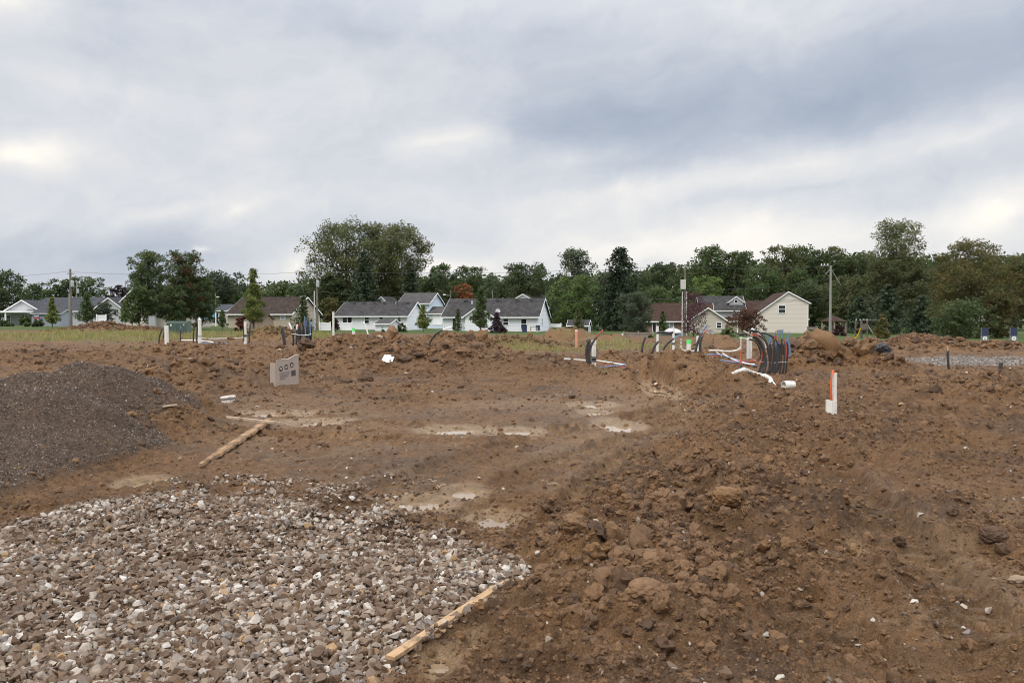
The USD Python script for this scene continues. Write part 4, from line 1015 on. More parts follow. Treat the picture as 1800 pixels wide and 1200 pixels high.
def gable(t, uc, vc, L, d, eave, ridge, wall, roof, axis='x', over=0.35, eave2=None, vr=0.0, trim='white_paint', z0=-0.4, thick=0.14):
    """A gabled volume: ridge along `axis`, L long, d deep; eave is the near (negative) side's height, eave2 the far side's, vr the ridge's offset."""
    e1, e2 = eave, eave if eave2 is None else eave2
    a, b = vc - d / 2, vc + d / 2
    r = vc + vr
    obj('wall', prism([(a, z0), (b, z0), (b, e2 - 0.02), (r, ridge - 0.03), (a, e1 - 0.02)], uc - L / 2, uc + L / 2, axis), wall, t)
    s1, s2 = (ridge - e1) / (r - a), (ridge - e2) / (b - r)
    A, B = (a - over, e1 - s1 * over), (b + over, e2 - s2 * over)
    obj('roof', prism([A, (r, ridge), B, (B[0], B[1] + thick), (r, ridge + thick), (A[0], A[1] + thick)], uc - L / 2 - over * 0.8, uc + L / 2 + over * 0.8, axis), roof, t)
    w = 0.16
    for q, sg in ((A, -1), (B, 1)):       # eave boards with gutter
        lo, hi = sorted((q[0] + sg * 0.004, q[0] + sg * 0.11))
        obj('gutter', box(uc - L / 2 - over * 0.8, uc + L / 2 + over * 0.8, lo, hi, q[1] - 0.04, q[1] + 0.115) if axis == 'x' else box(lo, hi, uc - L / 2 - over * 0.8, uc + L / 2 + over * 0.8, q[1] - 0.04, q[1] + 0.115), trim, t)
    for e in (-1, 1):                      # rake boards at both ends
        u = uc + e * (L / 2 + over * 0.8)
        lo, hi = sorted((u + e * 0.003, u + e * 0.04))
        for q in (A, B):
            obj('rake_board', prism([(q[0], q[1] - w * 0.4), (r, ridge - w * 0.4), (r, ridge + thick * 0.85), (q[0], q[1] + thick * 0.85)], lo, hi, axis), trim, t)


def window(t, u, v, z0, z1, w, face='-y', kind='sash', name='window', frame='white_paint', pane='pane'):
    """A framed opening standing proud of the wall plane `v`; face tells which way it looks."""
    def slab(a0, a1, b0, b1, d0, d1):
        if face == '-y':
            return box(a0, a1, v - d1, v - d0, b0, b1)
        if face == '+x':
            return box(v + d0, v + d1, a0, a1, b0, b1)
        return box(v - d1, v - d0, a0, a1, b0, b1)
    g = 0.09
    parts = [slab(u - w / 2 - g, u - w / 2, z0 - g, z1 + g, 0.0, 0.06), slab(u + w / 2, u + w / 2 + g, z0 - g, z1 + g, 0.0, 0.06), slab(u - w / 2, u + w / 2, z1, z1 + g, 0.0, 0.06), slab(u - w / 2, u + w / 2, z0 - g, z0, 0.0, 0.06)]
    if kind == 'sash':
        parts.append(slab(u - w / 2, u + w / 2, (z0 + z1) / 2 - 0.035, (z0 + z1) / 2 + 0.035, 0.012, 0.05))
    if kind == 'pair':
        parts.append(slab(u - 0.05, u + 0.05, z0, z1, 0.012, 0.05))
    f = obj(name, join(parts), frame, t)
    obj('pane', slab(u - w / 2, u + w / 2, z0, z1, -0.02, 0.012), pane, f)
    return f


class House:
    """Places a house by where its front wall's ends and base stand in the photograph."""
    def __init__(self, name, label, cat, pxl, pxr, D, base, rot, depth, group=None):
        self.mid, self.D, self.rot, self.base = (pxl + pxr) / 2, D, rot, base
        self.c = math.cos(math.radians(rot)); self.mpp = D / FPX
        p = pt(self.mid, base, D)
        th = math.radians(rot)
        self.L = (pxr - pxl) * self.mpp / self.c
        self.depth = depth
        loc = p + np.array([-math.sin(th) * depth / 2, math.cos(th) * depth / 2, 0])
        self.t = thing(name, label, cat, loc, rot, group)
        self.zb = p[2]
    def u(self, px):
        return (px - self.mid) * self.mpp / self.c
    def z(self, py, back=0.0):
        return EYE + (HORIZON - py) / FPX * (self.D + back) - self.zb


# white house in the middle
h = House('white_house', 'white ranch house in the middle with a roof dish and a cross gable', 'house', 777, 945, 115, 585, -13, 8.6); t = h.t
ev, rd = h.z(556), h.z(526, 4.3)
gable(t, 0, 0, h.L, 8.6, ev, rd, 'white_siding', 'charcoal_shingle')
gable(t, -8.6 / 2 + 0.9, h.u(846), 4.6, 4.1, ev + 0.03, ev + 1.45, 'white_siding', 'charcoal_shingle', 'y', 0.3)
F = -4.3
window(t, h.u(889), F, h.z(571), h.z(560), 0.7); window(t, h.u(920.5), F, h.z(578), h.z(561), 0.75); window(t, h.u(797.5), F, h.z(580), h.z(559), 0.5, kind='plain', name='door')
window(t, h.u(850), F - 0.7 + -0.005, h.z(582), h.z(560), 0.75, kind='pair', name='patio_door')
window(t, h.u(831), F - 0.7 + -0.005, h.z(573), h.z(561), 0.5); window(t, -1.2, h.L / 2, h.z(571), h.z(560), 0.5, '+x')
for px in (806, 865, 900, 925):
    u = h.u(px)
    obj('roof_vent', box(u - 0.25, u + 0.25, -0.95, -0.55, rd - 0.42, rd - 0.12), 'black_plastic', t)
obj('vent_pipe', lathe([(0, -0.1), (0.06, -0.1), (0.06, 0.55), (0, 0.55)], 8, (h.u(820), -1.5, rd - 0.75)), 'white_paint', t)
dz = h.z(549, 2.0); du = h.u(873)
dv, df = lathe([(0, 0), (0.12, 0.01), (0.25, 0.05), (0.36, 0.12), (0.34, 0.13), (0.2, 0.06), (0, 0.02)], 14)
dv = np.stack([dv[:, 0], -dv[:, 2], dv[:, 1]], -1)
d_ = obj('satellite_dish', (dv + [du, -3.4, dz + 0.15], df), 'white_paint', t, True); obj('mast', tube([(du, -3.35, dz - 0.7), (du, -3.3, dz + 0.1)], 0.03, 6), 'grey_metal', d_)
obj('downpipe', box(h.L / 2 - 0.14, h.L / 2 - 0.04, F - 0.09, F - 0.005, 0, ev - 0.1), 'white_paint', t)
obj('downpipe', box(-h.L / 2 + 0.04, -h.L / 2 + 0.14, F - 0.09, F - 0.005, 0, ev - 0.1), 'white_paint', t)
# left white house
h = House('white_house', 'white ranch house left of the middle one with a vent pipe and three dark windows', 'house', 587, 717, 118, 583, -11, 8.6); t = h.t
ev, rd = h.z(555), h.z(532, 4.3)
gable(t, 0, 0, h.L, 8.6, ev, rd, 'white_siding', 'charcoal_shingle')
window(t, h.u(609), F, h.z(577), h.z(556), 1.45, kind='pair', name='patio_door')
window(t, h.u(645), F, h.z(568), h.z(556), 0.62); window(t, h.u(670.5), F, h.z(568), h.z(556), 0.55); window(t, h.u(703.5), F, h.z(565), h.z(556), 0.42)
obj('corner_board', box(h.u(635), h.u(635) + 0.1, F - 0.04, F - 0.003, 0, ev - 0.1), 'white_paint', t); obj('corner_board', box(h.L / 2 - 0.1, h.L / 2 + 0.02, F - 0.04, F - 0.003, 0, ev - 0.1), 'white_paint', t)
obj('vent_pipe', lathe([(0, -0.3), (0.07, -0.3), (0.07, 0.6), (0, 0.6)], 8, (h.u(683), -0.8, rd - 0.45)), 'galvanised', t)
for px in (612, 630, 650, 668, 690, 712):
    u = h.u(px) - 0.6
    obj('roof_vent', box(u - 0.2, u + 0.2, -0.75, -0.4, rd - 0.3, rd - 0.02), 'black_plastic', t)
# two-storey pale blue house behind
h = House('blue_house', 'pale blue two-storey house behind the white ranch houses', 'house', 700, 755, 140, 580, -13, 8.0); t = h.t
gable(t, 0, 0, h.L, 8.0, h.z(533), h.z(516, 4.0), 'pale_blue_siding', 'grey_shingle', over=0.3)
gable(t, h.L / 2 + 1.6, -2.0, 3.2, 5.5, h.z(551), h.z(540, 1.5), 'pale_blue_siding', 'grey_shingle', over=0.25)
window(t, h.L / 2 + 1.8, -2.0 - 2.75, h.z(570), h.z(553), 1.6, kind='plain', name='garage_door', pane='white_paint')
# gable house behind the middle white one
h = House('gable_house', 'house behind the middle white one, only its pale gable and roof showing', 'house', 903, 944, 150, 580, -13, 9.0); t = h.t
gable(t, 0, h.u(919), 9.0, 5.2, h.z(531), h.z(517.5), 'white_siding', 'grey_shingle', 'y', 0.35)
gable(t, h.u(932), 1.5, 4.4, 6.0, h.z(531), h.z(519, 5), 'white_siding', 'grey_shingle', 'x', 0.3)
# gable peeking over the roof of the left white house
h = House('gable_house', 'small white gable peeking above the ridge of the left white house', 'house', 664, 678, 150, 575, -13, 6.0); t = h.t
gable(t, 0, 0, 6.0, 2.6, h.z(533), h.z(522), 'grey_siding', 'grey_shingle', 'y', 0.35)
# tan house with brown roof
h = House('tan_house', 'tan ranch house with a long brown roof and an open gable end', 'house', 395, 517, 122, 576, -14, 9.0); t = h.t
ev, rd = h.z(551), h.z(523.5, 4.5)
F = -4.5
gable(t, 0, 0, h.L, 9.0, ev, rd, 'tan_siding', 'brown_shingle')
window(t, h.u(413), F, h.z(556), h.z(552), 0.4, kind='plain'); window(t, h.u(473), F, h.z(572), h.z(553), 1.25, kind='pair', name='patio_door', pane='bright_pane'); window(t, h.u(500.5), F, h.z(561), h.z(552.5), 0.7, pane='bright_pane')
rail = [box(h.u(466), h.u(482), F - 1.45, F - 1.4, 1.0, 1.08), box(h.u(466), h.u(482), F - 1.45, F - 1.4, 0.35, 0.42)] + [box(h.u(p), h.u(p) + 0.06, F - 1.46, F - 1.39, -0.2, 1.08) for p in (466, 469, 472, 475, 478, 481.5)]
obj('deck_rail', join(rail), 'play_wood', t)
# porch house, far left
h = House('grey_house', 'grey house at the far left with a white posted porch and two gables', 'house', -10, 200, 132, 572, -6, 9.0); t = h.t
F = -4.5
gable(t, h.u(120), 0, 13.5, 9.0, h.z(546), h.z(524, 4.5), 'grey_siding', 'blue_grey_shingle')
gable(t, 0.2, h.u(37), 9.4, 6.2, h.z(546), h.z(528), 'grey_siding', 'blue_grey_shingle', 'y', 0.35)
gable(t, 0.0, h.u(199), 9.3, 4.4, h.z(541), h.z(524.5), 'grey_siding', 'blue_grey_shingle', 'y', 0.4)
obj('porch_roof', box(h.u(-12), h.u(59), F - 3.0, F - 0.012, h.z(549.5), h.z(546.5)), 'white_paint', t)
for px in (-10, 12, 27.5):
    obj('porch_post', box(h.u(px) - 0.09, h.u(px) + 0.09, F - 2.9, F - 2.72, -0.2, h.z(549.6)), 'white_paint', t)
window(t, h.u(40), F - 0.005, h.z(568), h.z(553), 1.2, kind='pair'); window(t, h.u(8), F - 0.005, h.z(566), h.z(554), 1.0)
obj('corner_board', box(h.u(110), h.u(110) + 0.12, F - 0.03, F - 0.003, 0, 2.2), 'white_paint', t)
# house hidden by the maples
h = House('beige_house', 'beige house mostly hidden behind the pair of maples', 'house', 214, 330, 126, 573, -8, 9.0); t = h.t
F = -4.5
gable(t, 0.0, h.u(240), 9.2, 4.8, h.z(527), h.z(503), 'beige_siding', 'grey_shingle', 'y', 0.4)
gable(t, h.u(283), 0.6, 7.4, 7.0, h.z(553), h.z(540, 3.5), 'beige_siding', 'grey_shingle')
window(t, h.u(252), F - 0.11, h.z(545), h.z(536), 0.7)
# dark house behind the tan one on the left
h = House('grey_roof_house', 'low house with a slate roof behind the utility post left of the tan house', 'house', 345, 400, 150, 573, -10, 8.0); t = h.t
gable(t, 0, 0, h.L, 8.0, h.z(546), h.z(536, 4), 'beige_siding', 'blue_grey_shingle')
window(t, h.u(380), -4.0, h.z(568), h.z(550), 1.0, kind='plain')
# brick house with beige gable
h = House('brick_house', 'brown brick house with a red brown roof and a beige gable', 'house', 1143, 1275, 116, 590, -10, 9.5); t = h.t
F = -4.75
gable(t, h.u(1190), 1.2, 10.5, 7.1, h.z(563), h.z(534, 4.7), 'brown_brick', 'red_brown_shingle')
gable(t, -0.4, h.u(1243), 8.6, 5.3, h.z(563.5), h.z(541.5), 'beige_siding', 'red_brown_shingle', 'y', 0.4)
obj('chimney', box(h.u(1190) - 0.7, h.u(1190) + 0.5, 1.6, 2.3, 3.4, h.z(532, 5)), 'brown_brick', t)
window(t, h.u(1178), 1.2 - 3.55, h.z(577), h.z(565.5, 2), 1.2, kind='pair', pane='bright_pane'); window(t, h.u(1261.5), -0.4 - 4.3, h.z(576), h.z(567), 0.6)
window(t, h.u(1152), 1.2 - 3.55, h.z(588), h.z(567, 2), 0.45, kind='plain', name='door')
obj('porch_roof', box(h.u(1275) + 0.25, h.u(1322), -4.2, -1.2, h.z(566), h.z(563.3)), 'white_paint', t)
for px in (1293, 1316.5):
    obj('porch_post', box(h.u(px) - 0.08, h.u(px) + 0.08, -4.1, -3.94, -0.3, h.z(566.05)), 'white_paint', t)
# dark roofed house behind
h = House('dark_roof_house', 'two-storey house with a dark roof and small blue gable behind the brick house', 'house', 1232, 1350, 136, 588, -8, 9.0); t = h.t
gable(t, h.u(1272), 1.0, 7.4, 9.0, h.z(545), h.z(521, 4.5), 'grey_siding', 'charcoal_shingle')
gable(t, 0.6, h.u(1297), 5.2, 2.4, h.z(530), h.z(521.0), 'grey_siding', 'charcoal_shingle', 'y', 0.25, z0=h.z(536))
gable(t, h.u(1312), 0.2, 7.6, 8.4, h.z(563), h.z(530, 4.2), 'tan_siding', 'red_brown_shingle')
window(t, h.u(1297), -2.0, h.z(531.5), h.z(527), 0.45, kind='plain')
# big beige house
h = House('beige_house', 'big beige lap sided house turning its tall gable with one window to the site', 'house', 1330, 1418.5, 124, 588, -7, 11.0); t = h.t
F = -5.5
gable(t, 0, 0, 11.0, h.L, h.z(553), h.z(513.5), 'cream_siding', 'red_brown_shingle', 'y', 0.25, h.z(532), h.u(1384.5) + 0.0)
window(t, h.u(1374), F, h.z(550), h.z(537), 0.95)
obj('downpipe', box(h.L / 2 - 0.12, h.L / 2 - 0.02, F - 0.09, F - 0.004, 0, h.z(534)), 'white_paint', t)
obj('wall_lamp', box(h.L / 2 + 0.01, h.L / 2 + 0.3, F + 0.3, F + 0.5, 2.3, 2.5), 'white_paint', t)
obj('siding_band', box(h.u(1368), h.u(1402), F - 0.035, F - 0.004, h.z(526.4), h.z(525.6)), 'cream_siding', t)
# ------------------------------------------------------------------ sheds and yard things
def shed(name, label, pxl, pxr, D, base, eave, ridge, depth, wall, roof, axis='y', rot=-8, door=None, trim='white_paint'):
    h = House(name, label, 'shed', pxl, pxr, D, base, rot, depth)
    if axis == 'y':
        gable(h.t, 0, 0, depth, h.L, h.z(eave), h.z(ridge), wall, roof, 'y', 0.18, trim=trim, thick=0.08)
    else:
        gable(h.t, 0, 0, h.L, depth, h.z(eave), h.z(ridge, depth / 2), wall, roof, 'x', 0.18, trim=trim, thick=0.08)
    return h


h = shed('white_shed', 'small white garden shed with a grey roof before the left white house', 659, 686, 106, 590, 569, 561.5, 2.6, 'white_siding', 'grey_shingle', 'x', -24)
obj('corner_board', box(-h.L / 2 - 0.01, -h.L / 2 + 0.09, -1.34, -1.304, 0, 1.5), 'white_paint', h.t); obj('corner_board', box(h.L / 2 - 0.09, h.L / 2 + 0.01, -1.34, -1.304, 0, 1.5), 'white_paint', h.t)
h = shed('pink_tan_shed', 'small pinkish wooden shed with a brown roof before the tan house', 437, 463, 110, 579, 560.5, 552, 2.4, 'pink_tan_boards', 'brown_shingle', 'x', -20, trim='play_wood')
obj('door', box(-0.45, 0.45, -1.24, -1.203, 0, 1.35), 'pink_tan_boards', h.t)
h = shed('dark_shed', 'dark grey shed with one pale end beside the fresh green tree', 998, 1033, 108, 587, 572, 562.5, 2.6, 'charcoal_shingle', 'charcoal_shingle', 'x', -14)
obj('end_wall', box(h.L / 2 + 0.005, h.L / 2 + 0.05, -1.28, 1.28, -0.1, h.z(572)), 'grey_siding', h.t)
h = shed('blue_grey_shed', 'blue grey wooden shed carrying a flag sign at the far left', 55, 108, 124, 573, 551, 544.5, 3.0, 'blue_grey_boards', 'blue_grey_shingle', 'x', -4, trim='grey_siding')
p = pt(64.5, 556, 122.2)
t = thing('flag_sign', 'navy flag with white lettering and a red edge hung on the blue grey shed', 'flag', p, -4)
obj('cloth', box(-0.48, 0.48, -0.02, 0.02, -0.36, 0.36), 'navy', t); obj('red_edge', box(-0.48, 0.48, -0.03, -0.022, -0.36, -0.20), 'red_print', t)
tm = meshkit.text_mesh('TRUMP', 0.22, 0.01, True); v = np.array(tm.vertices); v[:, 0] -= v[:, 0].mean(); v[:, 0] *= 0.82 / np.ptp(v[:, 0])
obj('lettering', (np.stack([v[:, 0], -0.024 - v[:, 2], v[:, 1] - 0.06], -1), tm.faces), 'tape_white', t)


def panel_fence(name, label, pxl, pxr, D, top, base, n, mat, board=0.14, gap=0.004):
    a, b = pt(pxl, base, D), pt(pxr, base, D)
    L_ = np.hypot(*(b - a)[:2]); t = thing(name, label, 'fence', a, math.degrees(math.atan2(b[1] - a[1], b[0] - a[0])))
    ht = (base - top) / FPX * D
    w = L_ / n
    for i in range(n):
        obj('board', box(i * w + gap, (i + 1) * w - gap, -0.012, 0.012, 0.05, ht - 0.06), mat, t)
    obj('rail', box(0, L_, -0.045, -0.014, ht * 0.82, ht * 0.92), mat, t); obj('rail', box(0, L_, -0.045, -0.014, 0.12, 0.22), mat, t)
    k = max(2, int(round(L_ / 1.9)) + 1)
    for i in range(k):
        x = i * L_ / (k - 1); obj('post', box(x - 0.065, x + 0.065, -0.10, -0.046, -0.3, ht + 0.06), mat, t)


panel_fence('vinyl_fence', 'white vinyl fence between the tan house and the purple bush', 562, 581, 107, 566, 583, 12, 'white_paint')
panel_fence('vinyl_fence', 'white vinyl fence at the left white house behind the tall thin pipe', 600, 619, 110, 566, 582, 12, 'white_paint')
panel_fence('vinyl_fence', 'single white fence panel before the grey gable at the left', 170.5, 187, 104, 553, 571, 8, 'white_paint')
panel_fence('vinyl_fence', 'low white fence far behind the right end of the middle white house', 964, 986, 122, 568, 576, 10, 'white_paint')
panel_fence('wooden_fence', 'weathered wooden fence below the young oak on the right', 1096, 1148, 82, 583, 602, 34, 'fence_wood')
panel_fence('wooden_fence', 'far wooden fence between the beige house and the gazebo', 1419, 1436, 118, 574, 580, 8, 'fence_wood')
p = pt(1094, 602, 80); t = thing('fence_post', 'white post at the left end of the weathered wooden fence', 'post', p)
obj('shaft', box(-0.06, 0.06, -0.06, 0.06, -0.2, 0.86), 'white_paint', t); obj('cap', box(-0.08, 0.08, -0.08, 0.08, 0.86, 0.92), 'white_paint', t)
# gazebo
p = pt(1465, 592, 112); t = thing('gazebo', 'wooden gazebo with a brown hipped roof behind the grey pole', 'gazebo', p, 12)
rv = np.array([[2.0 * math.cos(a), 2.0 * math.sin(a), 2.2] for a in np.arange(6) * math.pi / 3] + [[0, 0, 3.05]]); rf = np.array([[i, (i + 1) % 6, 6] for i in range(6)])
obj('roof', trimesh.Trimesh(rv, rf).convex_hull, 'red_brown_shingle', t)
for i in range(6):
    a = i * math.pi / 3; obj('post', box(1.75 * math.cos(a) - 0.06, 1.75 * math.cos(a) + 0.06, 1.75 * math.sin(a) - 0.06, 1.75 * math.sin(a) + 0.06, -0.2, 2.2), 'fence_wood', t)
for i in range(5):
    a, b = i * math.pi / 3, (i + 1) * math.pi / 3
    obj('rail', tube([(1.75 * math.cos(a), 1.75 * math.sin(a), 0.9), (1.75 * math.cos(b), 1.75 * math.sin(b), 0.9)], 0.045, 4), 'fence_wood', t)
# playset with yellow slide
p = pt(1520, 595.5, 84); t = thing('playset', 'wooden playset with a yellow slide and swing beam on the right lawn', 'playset', p, 0)
s = 84 / FPX
for dx in (-7, 4):
    for dy in (0, 1.3):
        obj('post', box(dx * s - 0.06, dx * s + 0.06, dy - 0.06, dy + 0.06, -0.2, 1.95), 'play_wood', t)
obj('platform', box(-8 * s, 5 * s, -0.1, 1.4, 0.95, 1.05), 'play_wood', t)
obj('side_panel', box(-6.4 * s, 3.4 * s, -0.09, -0.05, 1.1, 1.6), 'play_wood', t)
sl = curve([(-9 * s, -0.3, 1.05), (-17 * s, -0.9, 0.6), (-26 * s, -1.5, 0.12), (-31 * s, -1.8, 0.05)], 10)
lo = np.array([0.14, 0.26, 0]); v = np.vstack([sl + lo, sl - lo, sl - lo + [0, 0, 0.16], sl + lo + [0, 0, 0.16]]); n = len(sl); f = []
for a, b in ((0, 1), (1, 2), (0, 3)):
    for i in range(n - 1):
        f += [[a * n + i, a * n + i + 1, b * n + i + 1], [a * n + i, b * n + i + 1, b * n + i], [a * n + i, b * n + i + 1, a * n + i + 1], [a * n + i, b * n + i, b * n + i + 1]]
obj('slide', (v, np.array(f)), 'yellow_plastic', t)
obj('swing_beam', tube([(4 * s, 0.6, 1.95), (38 * s, 0.6, 1.95)], 0.06, 6), 'play_wood', t)
obj('beam_leg', tube([(5 * s, 0.1, 1.5), (17 * s, -0.7, -0.1)], 0.05, 6), 'grey_pole', t); obj('beam_leg', tube([(37 * s, 0.6, 1.95), (44 * s, -0.4, -0.1)], 0.05, 6), 'grey_pole', t); obj('beam_leg', tube([(37 * s, 0.6, 1.95), (44 * s, 1.6, -0.1)], 0.05, 6), 'grey_pole', t)
obj('ladder', tube([(-8 * s, 0.0, 1.0), (-20 * s, -0.4, -0.1)], 0.04, 6), 'play_wood', t)
for dx in (-11, -4, 2, 8):
    obj('finial', box(dx * s - 0.05, dx * s + 0.07, 0.55, 0.7, 1.96, 2.10), 'galvanised', t)
# air conditioner
p = pt(1371.5, 588, 116); t = thing('air_conditioner', 'grey air conditioner at the foot of the big beige wall', 'air conditioner', p, -7)
obj('casing', box(-0.36, 0.36, -0.36, 0.36, 0.0, 0.66), 'slate_grey', t); obj('fan_grille', lathe([(0, 0.66), (0.3, 0.66), (0.3, 0.69), (0, 0.70)], 14), 'black_plastic', t)
obj('slat', join([box(-0.37, 0.37, -0.375, -0.362, z, z + 0.04) for z in np.arange(0.08, 0.6, 0.1)]), 'grey_metal', t)
# bins and rail at the middle house
p = pt(922, 585, 107); t = thing('wheeled_bin', 'navy wheeled bin against the white wall under the sash window', 'bin', p, -13)
obj('body', prism([(-0.24, 0.08), (0.24, 0.08), (0.30, 0.98), (-0.30, 0.98)], -0.28, 0.28, 'x'), 'navy', t); obj('lid', box(-0.30, 0.30, -0.33, 0.34, 0.985, 1.05), 'navy', t); obj('wheel', lathe([(0, -0.03), (0.1, -0.03), (0.1, 0.03), (0, 0.03)], 10, (0.2, 0.25, 0.1)), 'rubber', t)
p = pt(945.5, 582, 108); t = thing('wheeled_bin', 'second navy wheeled bin at the right corner of the middle white house', 'bin', p, -13)
obj('body', prism([(-0.20, 0.08), (0.20, 0.08), (0.24, 0.72), (-0.24, 0.72)], -0.24, 0.24, 'x'), 'navy', t); obj('lid', box(-0.26, 0.26, -0.27, 0.27, 0.725, 0.78), 'navy', t)
p = pt(932, 586, 106.5); t = thing('yard_bench', 'small dark wooden bench frame between the two navy bins', 'bench', p, -13)
obj('seat', box(0, 1.0, -0.2, 0.2, 0.80, 0.88), 'play_wood', t); obj('leg', box(0.02, 0.1, -0.18, 0.18, 0, 0.80), 'grey_lath', t); obj('leg', box(0.9, 0.98, -0.18, 0.18, 0, 0.80), 'grey_lath', t)
# green transformer cabinet and grey cabinet
p = pt(315, 583, 76); t = thing('transformer_cabinet', 'dark green utility transformer cabinet on the lawn behind the left pipes', 'utility cabinet', p, 4)
obj('cabinet', prism([(-0.6, -0.1), (0.6, -0.1), (0.6, 0.98), (-0.35, 0.98), (-0.6, 0.86)], -0.95, 0.95, 'x'), 'utility_green', t); obj('lid', box(-0.98, 0.98, -0.38, 0.63, 0.985, 1.04), 'utility_green', t); obj('door_seam', box(-0.01, 0.01, -0.61, -0.603, 0.05, 0.8), 'black_plastic', t)
obj('label_plate', box(-0.62, -0.50, -0.615, -0.603, 0.55, 0.72), 'tape_white', t); obj('label_plate', box(0.58, 0.68, -0.615, -0.603, 0.62, 0.72), 'tape_white', t)
p = pt(268, 574, 98); t = thing('metal_cabinet', 'tall grey metal cabinet under the pair of maples', 'cabinet', p, 10)
obj('body', box(-0.38, 0.38, -0.25, 0.25, -0.1, 1.28), 'grey_metal', t); obj('door', box(-0.34, 0.34, -0.275, -0.253, 0.08, 1.2), 'grey_metal', t); obj('roof', box(-0.42, 0.42, -0.3, 0.29, 1.285, 1.33), 'grey_metal', t)
# blue slide behind the left pipes
p = pt(371, 566, 118); t = thing('spiral_slide', 'bright blue plastic play slide left of the tan house', 'slide', p)
obj('chute', tube(curve([(-0.5, 0, 1.2), (0.1, -0.3, 1.35), (0.45, -0.1, 1.0), (0.15, -0.4, 0.62), (-0.45, -0.5, 0.52)], 20), 0.17, 8), 'blue_plastic', t, True); obj('post', box(0.62, 0.76, -0.1, 0.04, -0.6, 1.5), 'white_paint', t)
# covered trailer
p = pt(1180, 597, 92); t = thing('covered_boat', 'low dark trailer under a white rounded cover behind the right pipes', 'covered trailer', p, -6)
cv = trimesh.creation.icosphere(3); q = np.array(cv.vertices) * [1.0, 0.9, 0.48]; q[:, 2] = np.maximum(q[:, 2], -0.06)
obj('cover', (q + [0.15, 0, 0.82], cv.faces), 'white_sheet', t, True); obj('hull', prism([(-0.6, 0.25), (0.6, 0.25), (0.8, 0.76), (-0.8, 0.76)], -1.0, 1.05, 'x'), 'slate_grey', t)
for dx in (-0.5, 0.5):
    obj('wheel', tube([(dx, -0.75, 0.25), (dx, -0.9, 0.25)], 0.26, 12), 'rubber', t)
p = pt(1249, 592, 76); t = thing('satellite_dish', 'grey dish standing on the ground beside the round green bush', 'dish', p, -15)
dv, df = lathe([(0, 0), (0.14, 0.012), (0.26, 0.05), (0.34, 0.10), (0.33, 0.11), (0.2, 0.045), (0, 0.012)], 16)
obj('reflector', (np.stack([dv[:, 0], 0.1 - dv[:, 2], dv[:, 1] + 0.38], -1), df), 'grey_metal', t, True); obj('foot', tube([(0, 0.12, -0.2), (0, 0.14, 0.36)], 0.03, 6), 'grey_metal', t)
# utility poles -------------------------------------------------------
def pole(label, px, D, top, base, w, mat, extras=(), name='utility_pole'):
    b = pt(px, base, D); ht = (base - top) / FPX * D; r = w / 2 / FPX * D
    t = thing(name, label, 'utility pole', b)
    obj('shaft', tube([(0, 0, -0.3), (0, 0, ht * 0.5), (0, 0, ht)], [r * 1.15, r, r * 0.8], 10), mat, t, True)
    m = D / FPX
    for e in extras:
        k, dx, py = e[:3]
        z = (base - py) * m
        if k == 'can':
            obj('transformer', lathe([(0, 0), (0.20, 0), (0.22, 0.05), (0.22, 0.85), (0.15, 0.93), (0, 0.93)], 14, (dx * m, -0.12, z - 0.45)), 'grey_metal', t, True); obj('bracket', box(min(0, dx * m), max(0, dx * m), -0.05, 0.05, z - 0.05, z + 0.05), 'grey_metal', t)
        if k == 'box':
            obj('meter_box', box(dx * m - 0.28, dx * m + 0.28, -0.4, -0.1, z - 0.55, z + 0.55), 'grey_plastic', t)
        if k == 'conduit':
            obj('conduit', tube([(dx * m, -0.05, -0.3), (dx * m, -0.05, z)], 0.07, 8), 'grey_plastic', t)
        if k == 'insulators':
            obj('cross_arm', box(-0.75 + dx * m, 0.25 + dx * m, -0.06, 0.06, z - 0.06, z + 0.06), 'grey_pole', t)
            for q in (-0.65, -0.3, 0.12):
                obj('insulator', lathe([(0, 0), (0.05, 0), (0.07, 0.06), (0.04, 0.1), (0.07, 0.16), (0, 0.2)], 8, (q + dx * m, 0, z + 0.06)), 'tape_white', t)
        if k == 'lamp':
            obj('lamp_arm', tube([(0, 0, z - 0.2), (dx * m * 0.8, -0.1, z)], 0.035, 6), 'grey_metal', t); obj('lamp_head', box(dx * m - 0.3, dx * m + 0.15, -0.25, 0.0, z - 0.08, z + 0.1), 'tape_white', t)
        if k == 'guy':
            obj('guy_wire', tube([(0, 0, z), (e[3] * m, 0.2, (base - e[4]) * m)], 0.025, 4), 'galvanised', t)
        if k == 'pin':
            obj('pin', tube([(dx * m, 0, ht - 0.3), (dx * m, 0, z)], 0.02, 5), 'grey_metal', t)


pole('wooden utility pole in front of the grey house at the far left', 125, 112, 473, 574, 4.2, 'weathered_pole', [('can', 4, 499), ('insulators', 4, 481)])
pole('pale square post standing beside the left wooden utility pole', 122.5, 110, 516, 575, 2.6, 'grey_pole', name='service_post')
pole('thin far pole with a small lamp behind the grey house roof', 135.3, 165, 496, 560, 1.8, 'grey_pole', [('can', 3, 512)])
pole('utility pole at the open gable end of the tan house', 557.5, 108, 479, 582, 3.6, 'weathered_pole', [('can', 1.8, 499), ('insulators', -1, 476)])
pole('white conduit riser beside the pole at the tan gable', 553, 107, 511, 583, 2.0, 'grey_plastic', name='service_riser')
pole('thin lamp pole left of the tan house', 379.5, 135, 516, 566, 1.5, 'grey_pole', [('lamp', 5, 522)], name='lamp_pole')
pole('lamp pole behind the middle white house with a white lamp head', 792, 140, 510, 560, 1.7, 'weathered_pole', [('lamp', -10, 518)], name='lamp_pole')
pole('thin far pole behind the ridge of the middle white house', 866, 165, 510, 560, 1.5, 'grey_pole', name='utility_pole')
